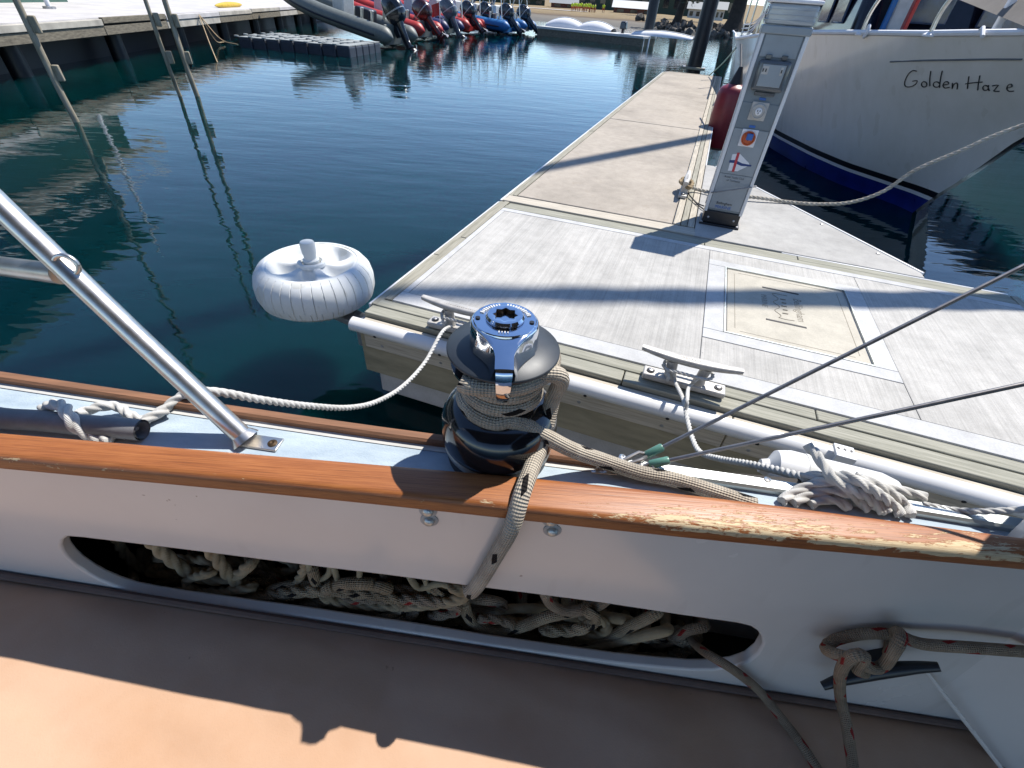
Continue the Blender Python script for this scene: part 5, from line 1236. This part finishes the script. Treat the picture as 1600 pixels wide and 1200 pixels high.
# ---------------------------------------------------------------- inflatables on the ramp
def rib(stern, fwd, tilt, tube_m, hull_m, eng_m, label, L=4.9, eng_tilt=38, frame=False, console=True):
    """local x forward, origin at the transom on the water"""
    g_ = empty('inflatable_boat', stern, math.atan2(fwd.y, fwd.x), label, 'boat', 'inflatable boats in the ramp row'); g_.rotation_euler = (0, -R(tilt), math.atan2(fwd.y, fwd.x))
    def b_(mb, name, m, parent=None, **k): return mb.build(name, mt[m], parent or g_, local=True, **k)
    tr, hb_ = .25, .72
    pts = []; rs = []
    for sd in (1, -1):
        half = [(-.55, sd * hb_, .40), (-.35, sd * hb_, .40), (0, sd * hb_, .40), (1.2, sd * hb_, .42), (2.5, sd * hb_ * .98, .46), (3.6, sd * hb_ * .78, .56), (4.4, sd * hb_ * .42, .70), (L - .15, 0, .78)]
        q = catmull(half, .12); n_ = len(q)
        r_ = [tr * min(1, .12 + (i / n_) * 16) for i in range(n_)]
        b_(MB().tube(q, r_, 16), 'tube', tube_m, smooth=True, ang=70)
        b_(MB().tube([p_ + Vector((0, sd * .0, 0)) + Vector((0, sd * (tr - .015), -.04)) for p_ in q[4:-6]], .035, 8), 'rub_strake', 'rib_dark', smooth=True)
    rows = []
    for i in range(15):
        t_ = i / 14; x_ = -.1 + t_ * (L - .2); w_ = .62 * (1 - max(0, (t_ - .5) / .5) ** 2.2); zk = .02 + .62 * max(0, (t_ - .45) / .55) ** 2; zc = .24 + .38 * max(0, (t_ - .4) / .6) ** 1.6
        rows.append([(x_, -w_, zc), (x_, 0, zk), (x_, w_, zc)])
    b_(MB().grid(rows), 'hull', hull_m, fix=False); b_(MB().grid([[(r_[0][0], r_[0][1], r_[0][2] + .08), (r_[2][0], r_[2][1], r_[2][2] + .08)] for r_ in rows]), 'floor', 'rib_grey', fix=False)
    b_(MB().b2(-.14, -.08, -.6, .6, .1, .66), 'transom', hull_m, bevel=.02)
    if console:
        c_ = b_(MB().b2(1.75, 2.2, -.3, .3, .35, 1.15), 'console', 'pale_paint', bevel=.05); b_(MB().box((2.08, 0, 1.3), (.03, .5, .35), ax=(Vector((1, 0, .5)), Vector((0, 1, 0)), Vector((-.5, 0, 1)))), 'windscreen', 'glass_blue', c_)
        b_(MB().b2(.75, 1.35, -.22, .22, .35, .85), 'seat', 'rib_dark', bevel=.05)
    for sx in (.35, .75):
        for sd in (-1, 1): b_(MB().lathe([(.05, 0), (.05, .30), (.06, .31), (.06, .36), (0, .38)], (sx, sd * hb_ * .82, .55), 12), 'grab_post', 'stainless', smooth=True)
    if frame:
        for sd in (-1, 1): b_(MB().tube(catmull([(-.0, sd * .6, .6), (.12, sd * .58, 1.3), (.25, sd * .5, 2.1)], .1), .025, 8), 'frame_leg', 'stainless', smooth=True); b_(MB().tube(catmull([(.75, sd * .6, .6), (.5, sd * .55, 1.4), (.25, sd * .5, 2.1)], .1), .025, 8), 'frame_leg', 'stainless', smooth=True)
        b_(MB().tube([(.25, -.5, 2.1), (.25, .5, 2.1)], .025, 8), 'frame_bar', 'stainless', smooth=True)
    # outboard: cowl, midsection, gearcase, skeg, propeller; tilted up
    e_ = empty('outboard_motor', (-.22, 0, .62)); e_.parent = g_; e_.rotation_euler = (0, R(eng_tilt), 0)
    rows = []
    for (z_, xc, lx, ly) in ((.06, -.10, .20, .15), (.12, -.11, .29, .185), (.30, -.12, .36, .20), (.55, -.08, .35, .185), (.74, -.03, .29, .15), (.83, .0, .20, .10), (.85, .02, .02, .02)):
        rows.append([(xc + lx * math.copysign(abs(math.cos(a_)) ** .7, math.cos(a_)), ly * math.copysign(abs(math.sin(a_)) ** .7, math.sin(a_)), z_) for a_ in [2 * math.pi * k_ / 20 for k_ in range(21)]])
    cw_ = b_(MB().grid(rows), 'cowl', eng_m, e_, smooth=True, ang=70)
    b_(MB().grid([[(-.10 + .365 * math.copysign(abs(math.cos(a_)) ** .7, math.cos(a_)), .203 * math.copysign(abs(math.sin(a_)) ** .7, math.sin(a_)), z_) for a_ in [2 * math.pi * k_ / 20 for k_ in range(21)]] for z_ in (.36, .40)]), 'cowl_stripe', 'galv', e_, smooth=True, fix=False)
    rows = []
    for (z_, xc, lx, ly) in ((.12, -.10, .20, .13), (-.05, -.10, .15, .10), (-.35, -.12, .13, .07), (-.62, -.13, .13, .055), (-.66, -.14, .20, .09), (-.69, -.14, .20, .09), (-.71, -.12, .11, .045), (-.88, -.12, .10, .04), (-.98, -.13, .05, .015)):
        rows.append([(xc + lx * math.cos(a_), ly * math.sin(a_), z_) for a_ in [2 * math.pi * k_ / 16 for k_ in range(17)]])
    b_(MB().grid(rows), 'leg', eng_m, e_, smooth=True, ang=60)
    b_(MB().lathe([(0, -.22), (.05, -.14), (.058, .0), (.05, .16), (.03, .22), (0, .22)], (-.17, 0, -.80), 14, (-1, 0, 0)), 'gearcase', eng_m, e_, smooth=True)
    mb = MB()
    for k_ in range(3):
        a_ = 2 * math.pi * k_ / 3; rd = Vector((0, math.cos(a_), math.sin(a_))); tg = Vector((.5, -math.sin(a_), math.cos(a_))).normalized()
        c_ = Vector((-.40, 0, -.80)); mb.add([c_ + rd * .03 - tg * .03, c_ + rd * .13 - tg * .07, c_ + rd * .15, c_ + rd * .13 + tg * .06, c_ + rd * .03 + tg * .03], [(0, 1, 2, 3, 4)])
    b_(mb, 'propeller', 'galv', e_, fix=False)
    b_(MB().b2(-.05, .14, -.10, .10, -.28, .12), 'clamp_bracket', 'engine_black', e_, bevel=.02)
    # small motor parts sit one level down: re-hang them on the cowl-bearing empty
    return g_
fwdv = Vector((-4.8, 1.9, 0)).normalized()
row = [(612, 74, 'rib_grey', 'rib_grey', 'engine_black', 'grey inflatable with big black outboard beside the floating cubes', 9, 34, False),
       (660, 62, 'rib_red', 'rib_grey', 'engine_maroon', 'red inflatable with dark maroon outboard beside the grey inflatable', 7, 50, False),
       (697, 56, 'rib_navy', 'rib_grey', 'engine_grey', 'navy inflatable with slate grey outboard and small red flag', 6, 34, False),
       (730, 52, 'rib_red', 'rib_red', 'engine_black', 'red inflatable with steel frame next to the navy inflatable', 5, 46, True),
       (757, 51, 'rib_red', 'rib_grey', 'engine_black', 'red inflatable with pale console next to the blue inflatable', 5, 46, True),
       (790, 54, 'rib_blue', 'rib_blue', 'engine_black', 'bright blue inflatable between the red and the end inflatable', 3, 46, True),
       (817, 52, 'rib_blue', 'rib_dark', 'engine_black', 'last blue inflatable at the white pontoon end of the row', 2, 48, True)]
ribs = []
for (x, y, a_, b_, c_, lab, tl_, et, fr_) in row:
    s_ = px(x, y, .0); ribs.append(rib(s_, fwdv, tl_, a_, b_, c_, lab, eng_tilt=et, frame=fr_))
# small red flag on the navy boat
fq = px(688, 50, .25); fg = empty('boat_flag', fq, 0, 'small red flag on a pale staff by the navy inflatable', 'flag')
MB().tube([fq, fq + Z * 1.0], .015, 8).build('staff', mt['flag_white'], fg); MB().grid([[fq + Z * (1.0 - .42 * j) + Vector((-.34 * i / 6, .05 * math.sin(i * 1.1), -.02 * i)) for i in range(7)] for j in range(2)]).build('cloth', mt['red_paint'], fg, smooth=True, fix=False)
# low ramp walkway behind the row
ra, rb2 = px(560, 30, .3) + fwdv * 4.2, px(840, 40, .3) + fwdv * 4.6
rd_ = (rb2 - ra).normalized(); rn_ = Vector((-rd_.y, rd_.x, 0))
rw = empty('ramp_pontoon', ra, 0, 'long pale pontoon behind the row of inflatables', 'pontoon')
MB().box((ra + rb2) / 2 + Z * -.12, ((rb2 - ra).length + 6, 1.8, .35), ax=(rd_, rn_, Z)).build('deck', mt['wharf_top'], rw, bevel=.03)
for i in range(6): MB().box(ra.lerp(rb2, i / 5) + Z * .12, (.3, .12, .12), ax=(rd_, rn_, Z)).build('mooring_block', mt['pale_paint'], rw, bevel=.02)

# ---------------------------------------------------------------- white pontoon with covered dinghies
wa_, wb_ = px(838, 55, 0), px(1003, 73, 0); wdv = (wb_ - wa_); wl_ = wdv.length; wdv.normalize(); wnv = Vector((-wdv.y, wdv.x, 0))
if wnv.y < 0: wnv = -wnv
wp_ = empty('white_pontoon', wa_, 0, 'long pale decked pontoon with dark side off the beach', 'pontoon')
MB().box(wa_ + wdv * wl_ / 2 + wnv * .9 + Z * .38, (wl_, 1.9, .12), ax=(wdv, wnv, Z)).build('deck', mt['pale_paint'], wp_, bevel=.02)
MB().box(wa_ + wdv * wl_ / 2 + wnv * .9 + Z * .10, (wl_ - .1, 1.8, .46), ax=(wdv, wnv, Z)).build('float', mt['wharf_timber'], wp_)
for s_ in (-.05, .25): MB().box(wa_ + wdv * (wl_ + s_) + wnv * .2 + Z * .2, (.06, .06, .5), ax=(wdv, wnv, Z)).build('end_frame', mt['flag_white'], wp_)
def upturned(name, u, w_, l_, hgt, lab, dirv_):
    c_ = wa_ + wdv * u + wnv * 1.3 + Z * .44; g_ = empty(name, c_, 0, lab, 'dinghy')
    sv = Z.cross(dirv_); rows = []
    for i in range(13):
        t_ = i / 12; ww = w_ * math.sin(math.pi * min(1, .12 + .88 * t_ * .75 + .05)) ** .6; hh = hgt * (1 - abs(t_ - .5) ** 2 * 2.4)
        rows.append([c_ + dirv_ * (l_ * (t_ - .5)) + sv * (ww * math.cos(a_)) + Z * (max(.02, hh) * math.sin(a_)) for a_ in [math.pi * k_ / 10 for k_ in range(11)]])
    MB().grid(rows).build('hull', mt['flag_white'], g_, smooth=True, fix=False)
    MB().tube([rows[i][5] + Z * .01 for i in range(13)], .03, 6).build('keel_strip', mt['pale_paint'], g_, smooth=True)
upturned('upturned_dinghy', 1.2, .6, 2.4, .46, 'first white upturned dinghy at the inflatables end of the white pontoon', wdv)
upturned('upturned_dinghy', 3.2, .6, 2.2, .42, 'second white upturned dinghy beside the first one on the white pontoon', wdv)
upturned('upturned_dinghy', 7.2, .4, 3.4, .24, 'long low white upturned hull near the slim pile', wdv)
q = wa_ + wdv * 4.9 + wnv * 1.2 + Z * .44
g_ = empty('stored_outboard', q, 0, 'small dark outboard motor standing on the white pontoon', 'outboard'); MB().box(q + Z * .34, (.4, .3, .36), ax=(wdv, wnv, Z), taper=.8).build('cowl', mt['engine_black'], g_, bevel=.06); MB().box(q + Z * .08, (.14, .12, .2), ax=(wdv, wnv, Z)).build('leg', mt['engine_black'], g_)

# ---------------------------------------------------------------- shore
prof = [(56, -.6), (60, -.1), (63, .06), (70, .34), (71.5, .50), (78, .66), (92, .80), (110, .92), (150, 1.1), (260, 3.0), (420, 9)]
random.seed(3)
rows = []
for (d_, z_) in prof:
    row_ = []
    for i in range(91):
        x = -170 + 360 * i / 90
        sh_ = 2.5 * math.sin(x * .05) + 1.2 * math.sin(x * .21 + 1) - (9 if x > 12 else 0) * min(1, max(0, (x - 12) / 6)) + max(0, -(x + 2)) * .35
        row_.append((x, d_ + sh_ * (1 if d_ < 120 else .3), z_ + .05 * math.sin(x * .9 + d_) * (d_ > 62)))
    rows.append(row_)
setp(MB().grid(rows).build('shore_ground', mt['shore'], smooth=True, fix=False), kind='structure')
# pale path across the grass
mb = MB(); mb.grid([[(x, 92 + 2.5 * math.sin(x * .05) + 1.2 * math.sin(x * .21 + 1) + max(0, -(x + 2)) * .35 + w_, .86 + .01 * w_) for w_ in (-1.4, 1.4)] for x in [-60 + 1.5 * i for i in range(46)]])
setp(mb.build('path', mt['wharf_top'], fix=False), kind='structure')
# rock revetment: hundreds of small stones in one mass
bm = bmesh.new()
for i in range(420):
    x = 10.5 + 62 * random.random() ** 1.2; t_ = random.random()
    r_ = random.uniform(.22, .55); y = 51.5 + 2.5 * math.sin(x * .05) + t_ * 7.5 + (3.5 if x < 14 else 0)
    m_ = Matrix.Translation((x, y, -.1 + t_ * .85 + random.uniform(0, .2))) @ Matrix.Rotation(random.uniform(0, 6.28), 4, Vector((random.random(), random.random(), random.random() + .1)).normalized()) @ Matrix.Diagonal((r_, r_ * random.uniform(.6, 1), r_ * random.uniform(.5, .8), 1))
    v_ = bmesh.ops.create_icosphere(bm, subdivisions=1, radius=1.0, matrix=m_)['verts']
    for q in v_: q.co += Vector((random.uniform(-.08, .08), random.uniform(-.08, .08), random.uniform(-.06, .06)))
me_ = bpy.data.meshes.new('rock_revetment'); bm.to_mesh(me_); bm.free(); me_.materials.append(mt['rock'])
rk = bpy.data.objects.new('rock_revetment', me_); COL.objects.link(rk); setp(rk, 'dark tumbled rocks lining the shore below the trees', 'rocks', kind='stuff')
# trees
def tree(loc, h_, r_, lab, leafm, seed, lean=0.0, n_leaf=2600):
    random.seed(seed); g_ = empty('shore_tree', loc, 0, lab, 'tree', 'trees behind the rocks'); L_ = Vector(loc)
    tp = [L_ + Vector((lean * (i / 6) ** 1.5 * 2, 0, -.3 + h_ * .5 * i / 6)) for i in range(7)]
    MB().tube(tp, [r_ * (1.5 if i == 0 else 1.08 - .09 * i) for i in range(7)], 12).build('trunk', mt['bark'], g_, smooth=True)
    mb = MB(); cl = []
    for k_ in range(9):
        a_ = 2 * math.pi * k_ / 9 + random.random(); s_ = tp[4 + k_ % 3]; e_ = s_ + Vector((math.cos(a_) * h_ * .34, math.sin(a_) * h_ * .34, h_ * random.uniform(.05, .36)))
        mb.tube(catmull([s_, s_.lerp(e_, .5) + Z * .4, e_], .6), .12, 6); cl.append((e_, h_ * .2)); cl.append((s_.lerp(e_, .6), h_ * .16))
    mb.build('limbs', mt['bark'], g_, smooth=True)
    mb = MB()
    for i in range(n_leaf):
        c_, rr = random.choice(cl); v_ = Vector((random.gauss(0, .5), random.gauss(0, .5), random.gauss(0, .38))) * rr + c_
        n1 = Vector((random.uniform(-1, 1), random.uniform(-1, 1), random.uniform(-1, 1))).normalized(); n2 = n1.orthogonal().normalized(); s_ = random.uniform(.12, .3)
        mb.add([v_ - n1 * s_, v_ + n2 * s_ * .45, v_ + n1 * s_, v_ - n2 * s_ * .45], [(0, 1, 2, 3)])
    mb.build('crown', mt[leafm], g_, fix=False)
def shore_at(x_pix, dist, z):
    d = ray(x_pix, 20); k_ = dist / math.hypot(d.x, d.y); return Vector((d.x * k_, d.y * k_, z))
tree(shore_at(1061, 64, .72), 9, .42, 'dark trunked tree on the grass between the two piles', 'leaf', 21, .3)
tree(shore_at(1152, 60, .72), 10, .75, 'stout trunked tree behind the far quarter of the Golden Haze', 'leaf_dry', 22)
tree(shore_at(1100, 84, .82), 9, .35, 'leafy tree standing behind the black dock pile', 'leaf', 23)
tree(shore_at(1200, 70, .75), 9, .4, 'dry looking tree hidden partly by the pedestal top', 'leaf_dry', 24)
tree(shore_at(1020, 100, .88), 8, .35, 'tree beyond the long low shelter by the slim pile', 'leaf_dry', 25, n_leaf=2000)
# low buildings behind the grass
def shed(x0, x1, dist, z0, hgt, wallm, roofm, lab, depth=6):
    p0, p1 = shore_at(x0, dist, z0), shore_at(x1, dist, z0); u_ = (p1 - p0); l_ = u_.length; u_.normalize(); n_ = Vector((-u_.y, u_.x, 0)); 
    if n_.y < 0: n_ = -n_
    g_ = empty('shore_building', p0, 0, lab, 'building')
    MB().box((p0 + p1) / 2 + n_ * depth / 2 + Z * hgt / 2, (l_, depth, hgt), ax=(u_, n_, Z)).build('wall', mt[wallm], g_)
    mb = MB(); a_, b_ = p0 - u_ * .4 - n_ * .6 + Z * hgt, p1 + u_ * .4 - n_ * .6 + Z * hgt; c_, d_ = b_ + n_ * (depth + 1.2), a_ + n_ * (depth + 1.2); r0_, r1_ = (a_ + d_) / 2 + Z * 1.1, (b_ + c_) / 2 + Z * 1.1
    mb.add([a_, b_, c_, d_, r0_, r1_], [(0, 1, 5, 4), (2, 3, 4, 5), (0, 4, 3), (1, 2, 5), (3, 2, 1, 0)]); mb.build('roof', mt[roofm], g_)
    k_ = max(2, int(l_ / 2.4))
    for i in range(k_): MB().box(p0 + u_ * (l_ * (i + .5) / k_) - n_ * .02 + Z * hgt * .55, (l_ / k_ * .5, .05, hgt * .45), ax=(u_, n_, Z)).build('window', mt['glass_dark'], g_)
shed(958, 1022, 112, .75, .95, 'brick_wall', 'pale_paint', 'long low brick shelter with pale roof behind the grass', 5)
shed(860, 900, 125, .9, .8, 'brick_wall', 'roof_grey', 'small brick shed with grey roof beyond the path', 5)
shed(1075, 1096, 118, .8, 1.5, 'pale_paint', 'roof_grey', 'pale cottage glimpsed between trunk and black pile', 5)
shed(1118, 1132, 110, .8, 1.6, 'pale_paint', 'roof_grey', 'white hut beside the stout tree trunk', 4)
shed(740, 850, 135, .9, 1.2, 'wall_dark', 'roof_grey', 'dark long building behind the path at the far grass edge', 8)
shed(900, 1150, 150, 1.0, 4.0, 'wall_dark', 'wall_dark', 'long dark clubhouse behind the trees', 10)
# group of people in bright vests on the grass: one skinned body each
def person_mesh(name, top, low, pose):
    sk = [(0, 0, .62), (0, 0, .80), (0, 0, .98), (0, 0, 1.08), (0, 0, 1.17), (.10, 0, .60), (.11 + pose * .05, pose * .08, .33), (.11 + pose * .05, pose * .02, .03), (-.10, 0, .60), (-.11, -pose * .08, .33), (-.11, -pose * .12, .03), (.17, 0, .97), (.23, .04, .77), (.22, .12, .60), (-.17, 0, .97), (-.23, -.02, .77), (-.20, .10, .62)]
    ed = [(0, 1), (1, 2), (2, 3), (3, 4), (0, 5), (5, 6), (6, 7), (0, 8), (8, 9), (9, 10), (2, 11), (11, 12), (12, 13), (2, 14), (14, 15), (15, 16)]
    rad = [.12, .12, .13, .055, .095, .085, .062, .045, .085, .062, .045, .06, .045, .035, .06, .045, .035]
    m_ = bpy.data.meshes.new(name); m_.from_pydata(sk, ed, []); o_ = bpy.data.objects.new(name, m_); COL.objects.link(o_)
    md = o_.modifiers.new('s', 'SKIN'); md.use_smooth_shade = True
    for i, r_ in enumerate(rad): m_.skin_vertices[0].data[i].radius = (r_, r_ * .85)
    m_.skin_vertices[0].data[0].use_root = True
    sb = o_.modifiers.new('d', 'SUBSURF'); sb.levels = 1; sb.render_levels = 1
    dg = bpy.context.evaluated_depsgraph_get(); dg.update(); em = bpy.data.meshes.new_from_object(o_.evaluated_get(dg)); bpy.data.objects.remove(o_)
    em.materials.clear()
    for k_ in (top, low, 'skin', 'ink'): em.materials.append(mt[k_])
    for p_ in em.polygons:
        z_ = p_.center.z; p_.material_index = 2 if (z_ > 1.06 or (abs(p_.center.x) > .19 and z_ < .85)) else (0 if z_ > .66 else (1 if z_ > .32 else 2)); p_.use_smooth = True
        if z_ > 1.2: p_.material_index = 3
    return em
pm = [person_mesh('person', 'hivis', 'shorts_orange', k_) for k_ in (0, 1, -1)]
random.seed(9)
xs_p = [893, 897, 900, 903, 907, 911, 914, 918, 921, 925, 929]
for i, x in enumerate(xs_p):
    p_ = shore_at(x, 93 + random.uniform(-2, 2), .80); o_ = bpy.data.objects.new('person', pm[i % 3]); COL.objects.link(o_); o_.location = p_; o_.rotation_euler = (0, 0, random.uniform(-3, 3)); s_ = random.uniform(.85, 1.05); o_.scale = (s_ * 1.2, s_ * 1.2, s_)
    setp(o_, 'person in yellow green vest and orange shorts standing in the group on the far grass', 'person', 'group in bright vests on the far grass')
o_ = bpy.data.objects.new('person', pm[1]); COL.objects.link(o_); o_.location = shore_at(942, 95, .80); setp(o_, 'person in yellow green vest standing alone beside the group on the far grass', 'person', 'group in bright vests on the far grass')
